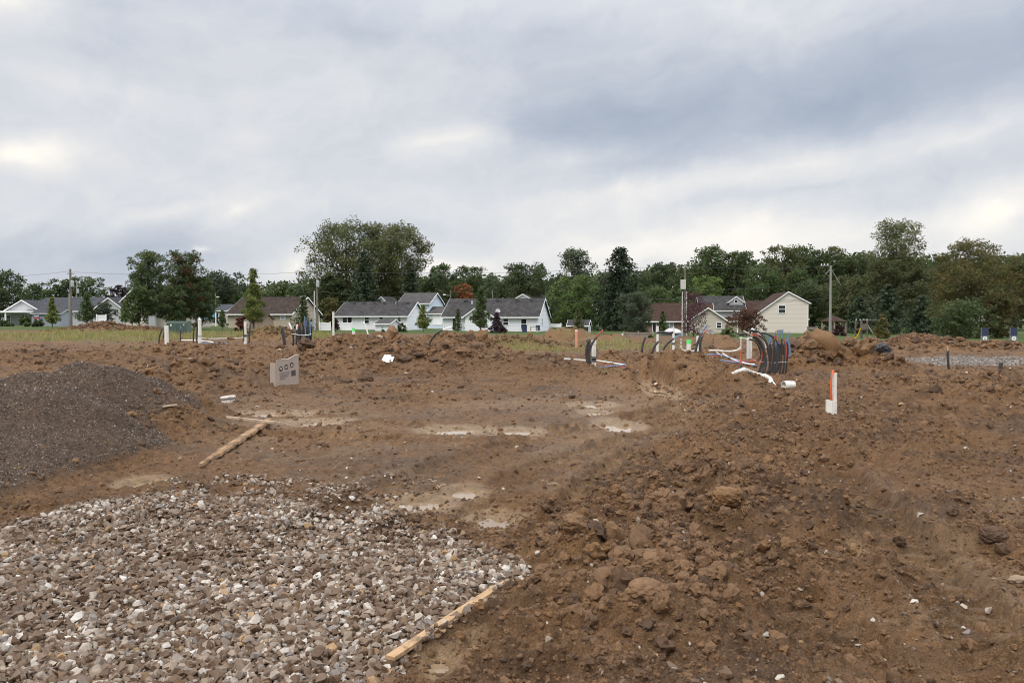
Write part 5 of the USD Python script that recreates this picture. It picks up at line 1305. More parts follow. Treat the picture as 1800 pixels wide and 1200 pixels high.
pole('utility pole with a grey meter box and white risers before the plum tree', 1203.5, 92, 471, 602, 3.2, 'weathered_pole', [('box', -4, 500), ('conduit', 2.6, 512), ('pin', -1.4, 465)])
pole('white conduit riser left of the meter box pole', 1199, 91, 513, 602, 2.0, 'grey_plastic', name='service_riser')
pole('tall grey pole with insulators between the beige house and the gazebo', 1459, 97, 467, 596, 4.2, 'grey_pole', [('insulators', -7, 467), ('guy', 0, 472, 19, 501), ('guy', 0, 472, -8, 482)])
pole('far pole carrying a transformer in the dark trees on the right', 1627, 140, 481, 560, 2.8, 'weathered_pole', [('can', -3.5, 511), ('pin', 1.5, 478)])


def wire(label, a, b, sag):
    p, q = pt(*a), pt(*b); s = np.linspace(0, 1, 16)[:, None]
    line = p * (1 - s) + q * s; line[:, 2] -= 4 * sag * (s[:, 0] * (1 - s[:, 0]))
    t = obj('power_line', tube(line, 0.016, 4, False), 'wire'); tag(t, label, 'power line')


wire('top power line from the tan house pole to the meter box pole', (557, 477, 108), (1203, 467, 92), 0.5)
wire('top power line from the meter box pole to the tall grey pole', (1203, 467, 92), (1456, 467, 97), 0.4)
wire('second power line below the top one at the meter box pole', (1203, 508, 92), (1458, 490, 97), 0.5)
wire('low cable from the tan house pole across the dark trees', (557, 512, 108), (1203, 524, 92), 0.8)
wire('lowest cable from the meter box pole to the tall grey pole', (1203, 528, 92), (1458, 524, 97), 0.4)
wire('top power line from the far left pole to the tan house pole', (127, 478, 112), (557, 477, 108), 0.5)
wire('cable from the tall grey pole to the far transformer pole', (1460, 524, 97), (1627, 490, 140), 1.2)
wire('top power line from the left edge to the far left pole', (-120, 482, 118), (125, 476, 112), 0.6)
# navy banners
for i, (px, lab) in enumerate([(1731, 'navy upright banner with a white seal, left of the two by the green field'), (1782, 'navy upright banner with a white seal, right of the two by the green field')]):
    p = pt(px, 604, 56); t = thing('banner_sign', lab, 'banner', p, -6 - 4 * i, 'navy banners by the green field')
    obj('banner', box(-0.23, 0.23, -0.015, 0.015, 0.56, 1.10), 'navy', t); obj('lower_panel', box(-0.23, 0.23, -0.015, 0.015, -0.35, 0.555), 'slate_grey', t)
    dv, df = lathe([(0, 0), (0.15, 0), (0.15, 0.012), (0, 0.012)], 20); dv = np.stack([dv[:, 0], -0.0165 - dv[:, 2], dv[:, 1] + 0.37], -1)
    e = obj('seal', (dv, df), 'tape_white', t)
    dv, df = lathe([(0.045, 0), (0.10, 0), (0.10, 0.006), (0.045, 0.006), (0.045, 0)], 16); dv = np.stack([dv[:, 0] * 0.9, -0.0290 - dv[:, 2], dv[:, 1] * 0.7 + 0.38], -1); obj('emblem', (dv, df), 'grey_metal', e)
    obj('pole', tube([(0.24, 0.03, -0.4), (0.24, 0.03, 1.12)], 0.012, 6), 'grey_metal', t); obj('pole', tube([(-0.24, 0.03, -0.4), (-0.24, 0.03, 1.12)], 0.012, 6), 'grey_metal', t)
# ------------------------------------------------------------------ pipes, conduits and other things on the site
def stand(px, base, D=None):
    g = gnd(px, base) if D is None else np.array([(px - 900) / FPX * D, D, 0])
    D = g[1]
    g[2] = float(H(g[0], D)[0])
    return g, D


def clean_out(label, px, top, base, w, D=None, mat='pvc', band=None, green=0, hub=0.0, cap=False, taper=False, lean=0.0, group=None):
    """An upright white drain pipe with its rubber coupling."""
    g, D = stand(px, base, D); m = D / FPX
    zb = pt(px, base, D)[2]; g[2] = min(g[2], zb)
    ht = pt(px, top, D)[2] - g[2]; r = w / 2 * m
    t = thing('white_pipe', label, 'pipe', g, 0, group)
    t.GetAttribute('xformOp:rotateZ').Set(0.0)
    L_ = np.array([lean, 0, 1.0]); hh = ht - (0.0 if not taper else 0.14)
    v, f = lathe([(r * 0.9, -0.3), (r, -0.3), (r, hh), (r * 0.86, hh), (r * 0.86, hh - 0.3), (0, hh - 0.3)], 18); v = v + (v[:, 2:] * np.array([[lean, 0, 0]]))
    obj('shaft', (v, f), mat, t, 40)
    if taper:
        v, f = lathe([(r * 1.12, hh - 0.06), (r * 1.12, hh), (r * 0.5, hh + 0.06), (r * 0.4, hh + 0.14), (0, hh + 0.14)], 14); obj('adapter', (v + v[:, 2:] * np.array([[lean, 0, 0]]), f), mat, t, 40)
    if band:
        z0, z1 = [(base - q) * m + (zb - g[2]) for q in band]
        z0, z1 = min(z0, z1), max(z0, z1)
        v, f = lathe([(r * 0.98, z0), (r * 1.14, z0), (r * 1.14, z1), (r * 0.98, z1)], 18); c = obj('rubber_coupling', (v + v[:, 2:] * np.array([[lean, 0, 0]]), f), 'rubber', t, 40)
        for z in (z0 + (z1 - z0) * 0.15, z1 - (z1 - z0) * 0.25):
            v, f = lathe([(r * 1.14, z), (r * 1.17, z), (r * 1.17, z + 0.012), (r * 1.14, z + 0.012)], 18); obj('clamp', (v + v[:, 2:] * np.array([[lean, 0, 0]]), f), 'galvanised', c)
        v, f = lathe([(r * 0.99, -0.2), (r * 1.08, -0.2), (r * 1.08, z0 - 0.005), (r * 0.99, z0 - 0.005)], 18); obj('hub', (v + v[:, 2:] * np.array([[lean, 0, 0]]), f), mat, t, 40)
    if green:
        z = ht - green * m
        v, f = lathe([(r * 0.99, z), (r * 1.012, z), (r * 1.012, ht + 0.002), (r * 0.84, ht + 0.002)], 18); obj('green_mark', (v + v[:, 2:] * np.array([[lean, 0, 0]]), f), 'green_paint', t, 40)
    if cap:
        v, f = lathe([(r * 1.0, ht - 0.12), (r * 1.12, ht - 0.12), (r * 1.12, ht + 0.01), (r * 1.0, ht + 0.02), (0, ht + 0.02)], 18); obj('cap', (v, f), mat, t, 40)
    print('pipe', label[:40], round(D, 1), round(ht, 2))
    return t


clean_out('thick white pipe on the left dirt mound with black hoses on its left', 293, 572, 624, 6.8, 33.6, band=(611, 608), lean=-0.012)
clean_out('white pipe with a tapered top beside the two blue and black hoses on the left', 351, 558, 602, 5.6, 54, band=(591.5, 590), taper=True)
clean_out('white pipe left of the bundle of black conduits, between two black posts', 431, 565, 600, 4.4, 52, band=(592, 588))
clean_out('thin tall white pipe in front of the left white house', 586, 548, 600, 3.5, 40, band=(593.5, 590.5))
clean_out('short white pipe with a green painted top in front of the left white house', 621.5, 577, 599, 5.6, 40, band=(593.5, 591), green=5)
clean_out('capped white pipe with three black hoses on its left, nearest in the middle', 1044, 599, 648, 7.6, 27, band=(636, 626.5), cap=True)
clean_out('tall thin white pipe holding a black cross pipe, right of the middle', 1156, 573, 630, 4.6, 34, band=(623, 618))
clean_out('white pipe behind the black cross pipe, right of the middle', 1184, 575, 615, 4.2, 42, band=(606, 602))
clean_out('white pipe with a bright green painted top', 1211, 597, 633, 8.2, 26.5, band=(624, 619), green=7)
clean_out('white pipe just right of the green topped one', 1226.5, 590, 628, 4.8, 31, band=(621, 617))
clean_out('greyish pipe of a close pair behind the big conduit bundle, left and wider', 1316, 592, 620, 6.5, 33, mat='grey_plastic')
clean_out('thin white pipe of a close pair behind the big conduit bundle', 1320.5, 590, 620, 3.4, 33.5, mat='pvc_dirty')
# the nearest pipe, with sleeve and orange loop
g = gnd(1461, 739); D = g[1]; m = D / FPX; g[2] = min(float(H(g[0], D)[0]), g[2])
print('near pipe', g)
t = thing('white_pipe', 'nearest white pipe on the right, in a split sleeve with an orange loop', 'pipe', g, 0)
z1, z2 = 36 * m, 84.5 * m
v, f = lathe([(0.072, -0.5), (0.078, -0.5), (0.078, z1), (0.070, z1), (0.070, 0.05)], 20); v[:, 0] *= 1.05; v[:, :2] *= 1.0; obj('sleeve', (v, f), 'pvc', t, 40)
obj('sleeve_seam', box(-0.012, -0.006, -0.0795, -0.0775, -0.2, z1 - 0.005), 'pvc_dirty', t)
v, f = lathe([(0.034, -0.3), (0.034, z2), (0.029, z2), (0.029, z2 - 0.2), (0, z2 - 0.2)], 16); obj('shaft', (v + [0.046, 0.0, 0], f), 'pvc', t, 40)
loop = curve([(-0.004, -0.03, z1 - 0.05), (-0.022, -0.06, z1 + 0.1), (-0.028, -0.06, z1 + 0.30), (-0.005, -0.045, z2 + 0.0), (0.018, -0.02, z2 + 0.035), (0.040, 0.0, z2 + 0.02), (0.046, 0.0, z2 - 0.06)], 26)
obj('orange_loop', tube(loop, 0.010, 8), 'orange_tube', t, True)
loop2 = loop + np.array([-0.012, 0.012, 0.004]) * np.linspace(1, 0, 26)[:, None]; obj('orange_loop', tube(loop2, 0.008, 8), 'orange_tube', t, True)


def line_px(points, D, dy=0.0):
    return np.array([pt(p[0], p[1], (p[2] if len(p) > 2 else D)) for p in points])


def conduit(label, points, D, r, mat='black_conduit', tip=None, name='black_conduit', cat='conduit', group=None, tip_len=0.3, tip_r=0.5, n=14, tip_mat='blue_tube'):
    """A stub of conduit; the given picture points lie at distance D. tip: length of the smaller tube that comes out of its end."""
    w = line_px(points, D); base = w[0].copy()
    c = curve(w, n) - base
    t = thing(name, label, cat, base, 0, group)
    obj('sleeve', tube(c, r, 8), mat, t, True)
    if tip:
        d = c[-1] - c[-2]; d /= np.linalg.norm(d)
        bend = np.array([r * 1.5, 0, 0]) * np.sign(d[0] + 1e-9)
        obj('inner_tube', tube(np.array([c[-1] - d * 0.1, c[-1] + d * tip_len * 0.5, c[-1] + d * tip_len + bend * 0.4]), r * tip_r, 7), tip_mat, t, True)
    return t


cr_ = np.random.default_rng(77)
# hoses at the left pipes
conduit('black hose curving up to the thick left pipe, outer one', [(282, 617), (279.5, 603), (281, 589), (286, 577)], 36, 0.035, tip=True, tip_len=0.12, group=None)
conduit('black hose standing against the thick left pipe, inner one', [(289, 621), (286.5, 606), (288, 590), (290, 578)], 36, 0.040)
conduit('blue tipped black hose left of the tapered pipe', [(340, 603), (340, 588), (342, 573), (347, 561)], 54, 0.045, tip=True, tip_len=0.2)
conduit('black hose touching the tapered pipe', [(346, 602), (346, 588), (347.5, 572)], 54, 0.05)
conduit('short black hose with a blue tip left of the tapered pipe', [(317, 603), (317.5, 590), (317.5, 578)], 52, 0.045, tip=True, tip_len=0.18)
conduit('black post hose right of the fourth left pipe', [(438, 602), (438.5, 588), (440, 569)], 50, 0.05)
conduit('black post hose left of the fourth left pipe', [(428.5, 600), (428.5, 588), (428, 574)], 51, 0.04)
conduit('thick leaning black conduit left of the conduit bundle', [(500.5, 606), (499, 594), (495.5, 575)], 40, 0.085)
conduit('black conduit with a white tip left of the bundle, leaning', [(515, 607), (515.5, 594), (512.5, 579)], 39, 0.05, tip=True, tip_mat='tape_white', tip_len=0.34, tip_r=0.75)
conduit('short black conduit with a white tip left of the bundle', [(520.5, 605), (521.5, 594), (522, 579)], 39, 0.05, tip=True, tip_mat='tape_white', tip_len=0.24, tip_r=0.75)
# bundle on the left
ORD = 'first second third fourth fifth sixth seventh eighth ninth tenth eleventh twelfth thirteenth fourteenth fifteenth sixteenth seventeenth eighteenth nineteenth twentieth twenty-first twenty-second'.split()
TIP = {'red_tube': 'red tipped', 'blue_tube': 'blue tipped', 'tape_white': 'white tipped', 'black_conduit': 'all black'}
LB = 'black conduits of the left bundle'
for i in range(14):
    px = 524.5 + i * 1.75 + cr_.uniform(-0.4, 0.4); top = cr_.uniform(570, 580); ln = cr_.uniform(-1, 1.4)
    mat = ['red_tube', 'red_tube', 'blue_tube', 'black_conduit', 'blue_tube', 'blue_tube'][int(np.clip(i / 14 * 6 + cr_.uniform(-0.5, 0.5), 0, 5))]
    conduit(f'upright black conduit, {ORD[i]} from the left in the left bundle, {TIP[mat]}', [(px, 606), (px + ln * 0.2, 590), (px + ln, top)], 38.5 + 0.5 * cr_.random(), 0.038, tip=True, tip_mat=mat, tip_len=cr_.uniform(0.10, 0.36), tip_r=0.45, group=LB)
for px, top, lab in [(535.5, 556, 'tall blue tube rising from the left bundle'), (544, 558, 'tall blue tube at the right end of the left bundle')]:
    w = line_px([(px + 2, 590), (px + 1, 575), (px, top)], 38.2); t = thing('blue_tube', lab, 'tube', w[0]); obj('tube', tube(curve(w, 6) - w[0], 0.024, 7), 'blue_tube', t, True)
w = line_px([(512, 587), (523, 588), (535, 589), (547, 587)], 38.0); tag(obj('tie_wire', tube(curve(w, 12), 0.012, 5), 'galvanised'), 'pale wire tied round the left bundle of conduits', 'wire')
# arc hose in the middle
conduit('long black hose arching over the middle mound with a white tip', [(753, 624), (754, 608), (763, 590), (778, 580)], 25.0, 0.034, tip=True, tip_mat='tape_white', tip_len=0.28, tip_r=0.65)
w = line_px([(647, 592), (645.5, 582), (642, 573), (638.5, 565)], 38); t = thing('bent_conduit', 'white bent conduit sticking up left of the white shed', 'conduit', w[0]); obj('tube', tube(curve(w, 10) - w[0], 0.032, 8), 'tape_white', t, True)
# three hoses at the capped pipe
for pts, lab, tip in [([(1037, 646), (1031, 628), (1031, 612), (1036, 596)], 'leftmost of three black hoses at the capped white pipe', None), ([(1040, 646), (1034, 630), (1035, 610), (1037, 597)], 'middle one of three black hoses at the capped white pipe', None), ([(1042, 645), (1036, 628), (1040, 606), (1049, 592)], 'red tipped black hose leaning over the capped white pipe', 'red_tube')]:
    conduit(lab, pts, 26.6, 0.038, tip=tip, tip_mat=tip or 'blue_tube', tip_len=0.30, tip_r=0.7)
conduit('short black hose alone between the capped pipe and the tall thin pipe', [(1129, 624), (1129, 612), (1131, 602), (1135, 592)], 33, 0.045)
conduit('black hose curving behind the tall thin pipe', [(1147, 632), (1147, 620), (1151, 608), (1158, 600)], 33, 0.05)
conduit('blue tipped black hose curving right of the tall thin pipe', [(1163, 634), (1164, 620), (1171, 606), (1184, 595)], 32, 0.048, tip=True, tip_len=0.32)
conduit('blue tipped black hose behind the pipe right of the green topped one', [(1222, 632), (1223, 615), (1228, 598), (1234, 585)], 30, 0.048, tip=True, tip_len=0.32)
conduit('black hose touching the pipe right of the green topped one', [(1229, 632), (1231, 615), (1231, 600), (1235, 590)], 29.5, 0.05, tip=True, tip_mat='red_tube', tip_len=0.28)
w = line_px([(1154, 585.5), (1160, 584), (1170, 584.5), (1183, 584)], 33.4); tag(obj('cross_pipe', tube(curve(w, 8), 0.05, 8), 'black_conduit', smooth=True), 'black cross pipe strapped between two thin white pipes', 'pipe')
# the big bundle on the right: conduits sweep out of the ground towards the left and up
RB = 'black conduits of the big right bundle'
for i in range(22):
    q = i / 21
    bx = 1332 + 50 * q + cr_.uniform(-2.5, 2.5); D = 22.5 + 2.0 * cr_.random()
    if q < 0.35:
        pts = [(bx, 656), (bx + 6 - 4 * q, 640), (bx + 5 - 10 * q, 618), (bx - 4, 600), (bx - 16 + 8 * q + cr_.uniform(-4, 5), 588 + cr_.uniform(-4, 10))]; tm_ = ['tape_white', 'red_tube', 'black_conduit'][i % 3]
    else:
        k = cr_.uniform(-6, 5); pts = [(bx - 8 * (1 - q), 657), (bx + 1, 642), (bx + 2, 624), (bx + 1 + 0.3 * k, 608), (bx - 1 + k, 598 + cr_.uniform(-5, 9))]; tm_ = ['blue_tube', 'blue_tube', 'red_tube', 'black_conduit'][i % 4]
    conduit(f'bent black conduit, {ORD[i]} from the left in the big right bundle, {TIP[tm_]}', pts, D, 0.027, tip=(tm_ != 'black_conduit'), tip_mat=tm_, tip_len=cr_.uniform(0.10, 0.30), tip_r=0.48, group=RB)
for pts, mat, lab, r in [([(1347, 612), (1341, 594), (1331, 584), (1321, 578)], 'tape_white', 'white tube arching left out of the big conduit bundle', 0.034), ([(1352, 620), (1346, 600), (1336, 586), (1318, 581)], 'black_conduit', 'thick black hose arching left over the big conduit bundle', 0.042), ([(1374, 622), (1369, 606), (1358, 592), (1338, 585)], 'black_conduit', 'black hose arching left from the middle of the big bundle', 0.028),
                         ([(1337, 640), (1340, 615), (1334, 594), (1320, 586)], 'red_tube', 'rust red tube arching at the left of the big bundle', 0.022), ([(1381, 630), (1382, 612), (1379, 598)], 'red_tube', 'red tube standing at the right of the big bundle', 0.022), ([(1387, 628), (1388, 612), (1384, 597)], 'blue_tube', 'blue tube at the right end of the big bundle', 0.026), ([(1366, 618), (1363, 602), (1360, 586)], 'blue_tube', 'tall blue tube in the middle of the big bundle', 0.022)]:
    w = line_px(pts, 23.0); t = thing('loose_tube', lab, 'tube', w[0]); obj('tube', tube(curve(w, 14) - w[0], r, 8), mat, t, True)
w = line_px([(1336, 635), (1350, 637), (1368, 637), (1384, 636)], 22.9); tag(obj('tie_wire', tube(curve(w, 12), 0.008, 5), 'galvanised'), 'pale wire tied round the big right bundle of conduits', 'wire')
# white water riser frame
t = thing('riser_frame', 'white pipe frame bent from the ground beside the plum tree and the conduit bundle', 'pipe', (0, 0, 0))
obj('left_leg', tube(curve(line_px([(1197, 596), (1197, 606), (1199, 614), (1206, 617), (1222, 617)], 36), 16), 0.04, 8), 'grey_plastic', t, True)
obj('cross_piece', tube(curve(line_px([(1246, 616.5), (1270, 617), (1292, 616.5), (1300, 613), (1302, 604)], 34), 18), 0.045, 8), 'pvc_dirty', t, True)
g0 = pt(1302, 656, 23.8); t = thing('water_riser', 'thin white riser with a black valve on a dark green stub', 'riser', g0)
m = 23.8 / FPX
obj('stub', tube([(0, 0, -0.2), (0, 0, 15 * m)], 0.036, 10), 'utility_green', t, True); obj('rusty_tube', tube([(0, 0, 15 * m), (0.0, 0, 41 * m)], 0.014, 8), 'orange_tube', t, True); obj('riser', tube([(0, 0, 41 * m), (0.005, 0, 66 * m)], 0.02, 8), 'pvc_dirty', t, True)
v_ = trimesh.creation.icosphere(2, 0.07); obj('valve', (np.array(v_.vertices) * [1.5, 0.8, 0.7] + [0.02, 0, 69 * m], v_.faces), 'copper_valve', t, True); obj('outlet', tube([(0.1, 0, 69 * m), (0.24, -0.05, 71 * m)], 0.03, 8), 'copper_valve', t, True); obj('outlet', tube([(-0.08, 0, 70 * m), (-0.16, 0.05, 71 * m)], 0.025, 8), 'copper_valve', t, True)


# tubes lying on the ground
def lying(name, label, cat, pix, r, mat, lift=0.0, D=None, sides=8):
    pts = []
    for q in pix:
        g = gnd(q[0], q[1]); g[2] = float(H(g[0], g[1])[0]) + r * 0.7 + lift + (q[2] if len(q) > 2 else 0); pts.append(g)
    pts = np.array(pts); c = curve(pts, max(2, 5 * len(pts)))
    t = thing(name, label, cat, pts[0]); obj('tube', tube(c - pts[0], r, sides), mat, t, True)
    return t


lying('white_tube', 'white tube lying left of the capped white pipe', 'tube', [(993, 637), (1034, 638)], 0.035, 'pvc', 0.03)
lying('white_tube', 'long white tube lying on the clay right of the capped white pipe', 'tube', [(1048, 638), (1100, 645), (1152, 651)], 0.030, 'pvc', 0.03)
lying('blue_tube', 'blue tube lying below the long white tube', 'tube', [(1052, 650), (1090, 647), (1120, 650)], 0.02, 'blue_tube', 0.02)
lying('red_tube', 'red tube lying below the long white tube', 'tube', [(1058, 644), (1110, 651), (1160, 651)], 0.018, 'red_tube', 0.02)
lying('white_tube', 'white conduit lying behind the left pipes', 'tube', [(317, 602), (340, 602), (375, 605)], 0.05, 'pvc', 0.04)
lying('blue_tube', 'blue tubes lying right of the tapered pipe', 'tube', [(352, 603), (378, 606), (400, 605)], 0.035, 'blue_tube', 0.03)
lying('white_tube', 'thin white tube lying between the left pipes', 'tube', [(356, 595), (390, 597), (428, 597)], 0.03, 'pvc', 0.03)
for i, (pix, mat, lab) in enumerate([([(1240, 640), (1280, 634), (1325, 648)], 'blue_tube', 'topmost of the blue tubes lying left of the big bundle'), ([(1245, 637), (1290, 642), (1328, 650)], 'blue_tube', 'lowest of the blue tubes lying left of the big bundle'), ([(1270, 630), (1295, 640), (1326, 648)], 'tape_white', 'white tube lying among the blue ones left of the big bundle'), ([(1278, 632), (1300, 643), (1318, 644), (1322, 640)], 'red_tube', 'red tube curling among the blue ones left of the big bundle'), ([(1252, 616), (1260, 628), (1268, 634)], 'pvc_dirty', 'thin white hose hanging down from the riser frame')]):
    lying('loose_tube', lab, 'tube', pix, 0.024, mat, 0.05 + 0.02 * i)
lying('white_tube', 'left white hose lying arched at the black posts on the right', 'tube', [(1685, 664, 0.0), (1708, 665, 0.04), (1729, 667, 0.0)], 0.018, 'pvc', 0.02)
lying('white_tube', 'right white hose lying at the black posts on the right', 'tube', [(1775, 676), (1785, 673, 0.05), (1794, 670, 0.05)], 0.018, 'pvc', 0.02)
lying('white_tube', 'short white stick lying on the middle mound', 'tube', [(880, 632), (900, 633)], 0.03, 'pvc', 0.05)
conduit('black post with a yellowish broken top left of the pale gravel pad', [(1669, 656), (1667, 640), (1666, 616)], 22, 0.034, tip=True, tip_mat='twig', tip_len=0.12)
conduit('leaning black post in front of the pale gravel pad', [(1754, 674), (1757, 655), (1760, 636)], 20, 0.048)
# the broken white drain
pts = [gnd(*q) for q in [(1287, 661), (1305, 663), (1325, 664), (1345, 671), (1355, 677)]]
for g in pts:
    g[2] = float(H(g[0], g[1])[0]) + 0.025
t = thing('drain_pipe', 'white drain pipe lying half buried before the big conduit bundle', 'pipe', pts[0]); q = np.array(pts) - pts[0]
obj('pipe', tube(curve(q, 16), 0.047, 12), 'pvc_dirty', t, True)
for k in (1, 2, 3):
    d = q[k] - q[k - 1]; d /= np.linalg.norm(d); obj('joint', tube([q[k] - d * 0.06, q[k] + d * 0.06], 0.053, 12), 'pvc', t, True)
d = q[4] - q[3]; d /= np.linalg.norm(d); obj('elbow', tube(curve([q[4] - d * 0.02, q[4] + d * 0.12, q[4] + d * 0.24 + [0.02, 0, -0.06]], 6), 0.057, 12), 'pvc', t, True)
g = gnd(1386, 693); g[2] = float(H(g[0], g[1])[0]) + 0.03
t = thing('pipe_fitting', 'white pipe fitting lying right of the half buried drain pipe', 'fitting', g, 15)
v, f = lathe([(0.07, -0.11), (0.085, -0.11), (0.085, 0.02), (0.075, 0.03), (0.075, 0.12), (0.06, 0.12), (0.06, -0.1)], 18); obj('collar', (np.stack([v[:, 2], v[:, 1], v[:, 0] + 0.03], -1), f), 'pvc', t, 40)
# flanged drain cap at the left
g = gnd(401, 711); g[2] = float(H(g[0], g[1])[0]); m = g[1] / FPX
t = thing('drain_fitting', 'round white drain fitting lying on the clay left of the middle', 'fitting', g, 0)
v, f = lathe([(0, -0.05), (0.125, -0.05), (0.125, 0.055), (0.118, 0.06), (0.118, 0.085), (0.142, 0.088), (0.146, 0.115), (0.13, 0.128), (0, 0.128)], 26); tl = v.copy(); tl[:, 2] += 0.10 * v[:, 0]; obj('body', (tl, f), 'pvc_dirty', t, 40)
v, f = lathe([(0.119, 0.060), (0.128, 0.061), (0.128, 0.070), (0.119, 0.071)], 26); v[:, 2] += 0.10 * v[:, 0]; obj('seal_ring', (v, f), 'slate_grey', t)
# cardboard box
a, b = gnd(486, 684), gnd(524.5, 668); D0 = a[1]
b = np.array([(524.5 - 900) / FPX * (D0 + 0.55), D0 + 0.55, a[2]])
ax = b - a; Lb = float(np.hypot(ax[0], ax[1])); ang = math.degrees(math.atan2(ax[1], ax[0])); m = D0 / FPX
t = thing('cardboard_box', 'open cardboard box with three round printed icons stuck in the clay', 'box', (a[0], a[1], a[2] - 0.02), ang)
H1, H2 = 55 * m, 60 * m
obj('front_face', prism([(0, -0.1), (Lb, -0.1), (Lb, H2 * 1.0), (Lb * 0.82, H2 * 0.985), (Lb * 0.5, H1 * 0.95), (Lb * 0.25, H1 * 0.97), (0, H1 * 0.97)], 0, 0.012, 'y'), 'cardboard', t)
obj('top_edge', tube([(Lb * 0.25, 0.006, H1 * 0.975), (Lb * 0.5, 0.006, H1 * 0.955), (Lb * 0.82, 0.006, H2 * 0.99), (Lb, 0.006, H2 * 1.003)], 0.012, 5), 'cardboard_edge', t)
obj('side_face', box(-0.012, -0.001, 0.013, 0.21, -0.1, H1 * 0.86), 'cardboard', t)
obj('back_face', box(0.0, Lb, 0.212, 0.222, -0.1, H1 * 0.7), 'cardboard', t)
for k, cx in enumerate((0.20, 0.44, 0.68)):
    cz = H1 * (0.66 + 0.055 * k)
    v, f = lathe([(0, 0), (0.085 * Lb, 0), (0.085 * Lb, 0.002), (0, 0.002)], 20); ic = obj('printed_icon', (np.stack([v[:, 0] * 0.98 + cx * Lb, -0.002 - v[:, 2], v[:, 1] * 1.12 + cz], -1), f), 'print_ink', t)
    arrow = [[(-0.055, -0.01), (0.01, -0.01), (0.01, -0.05), (0.05, 0.02), (0.01, 0.045), (-0.055, 0.035)], [(-0.04, -0.055), (-0.01, -0.06), (0.02, -0.02), (0.045, -0.01), (0.035, 0.04), (0.005, 0.015), (-0.035, 0.03)], [(-0.04, -0.05), (0.03, -0.05), (0.04, 0.0), (0.005, 0.06), (-0.012, 0.01), (-0.04, -0.005)]][k]
    v, f = prism([(x * Lb * 0.95 + cx * Lb, z * Lb * 0.95 + cz) for x, z in arrow], -0.0065, -0.0045, 'y'); obj('symbol', (v, f), 'print_paper', ic)
ln = [box(0.14 * Lb, x1 * Lb, -0.0035, -0.001, z * H1, z * H1 + 0.011) for z, x1 in ((0.50, 0.60), (0.435, 0.56), (0.375, 0.52), (0.315, 0.40))]
sh = []
for v, f in ln:
    v = v.copy(); v[:, 2] += (v[:, 0] - 0.14 * Lb) * 0.10; sh.append((v, f))
obj('printed_lines', join(sh), 'print_ink', t)
v, f = box(0.66 * Lb, 0.86 * Lb, -0.0035, -0.001, 0.40 * H1, 0.58 * H1); v = v.copy(); v[:, 2] += (v[:, 0] - 0.66 * Lb) * 0.10; pb = obj('printed_block', (v, f), 'print_ink', t)
# white sheet lying on the mound, concrete slabs, stake, planks
g = gnd(681, 641); g[2] = float(H(g[0], g[1])[0]) + 0.06
t = thing('white_board', 'torn white board lying tilted on the slope of the middle mound', 'board', g, 14)
m_ = trimesh.creation.extrude_polygon(shapely.Polygon([(-0.22, -0.20), (0.02, -0.24), (0.08, -0.18), (0.13, -0.2), (0.24, 0.16), (-0.06, 0.22)]), 0.012, engine='earcut'); v = np.array(m_.vertices); c_, s_ = math.cos(0.5), math.sin(0.5)
v = np.stack([v[:, 0], c_ * v[:, 1] - s_ * v[:, 2], s_ * v[:, 1] + c_ * v[:, 2]], -1); obj('panel', (v, m_.faces), 'white_sheet', t); obj('edge_strip', tube([(-0.2, -0.19, -0.09), (0.02, -0.22, -0.105)], 0.008, 5), 'tape_white', t)


def slab(label, px, py, wpx, d, hgt):
    g = gnd(px, py); g[2] = float(H(g[0], g[1])[0]) + 0.02; w = wpx * g[1] / FPX
    r = np.random.default_rng(int(px)); a = np.sort(r.uniform(0, 6.283, 11)); q = r.uniform(0.75, 1.05, 11)
    m_ = trimesh.creation.extrude_polygon(shapely.Polygon(np.stack([w / 2 * q * np.cos(a), d / 2 * q * np.sin(a)], -1)), hgt, engine='earcut')
    tag(obj('concrete_slab', (np.array(m_.vertices) + g, m_.faces), 'concrete'), label, 'slab')


slab('thin pale slab lying in the weeds behind the gravel heap', 196, 592, 24, 1.6, 0.10)
slab('broken pale slab flat in the clay behind the gravel heap', 176, 622, 44, 1.4, 0.04)
g = stand(1013, 602, 46)[0]; t = thing('survey_stake', 'pink wooden survey stake in the middle strip of weeds', 'stake', g)
obj('shaft', box(-0.07, 0.07, -0.02, 0.02, -0.2, 0.92), 'pink_paint', t); obj('top', box(-0.072, 0.072, -0.022, 0.022, 0.92, 0.99), 'tape_white', t)


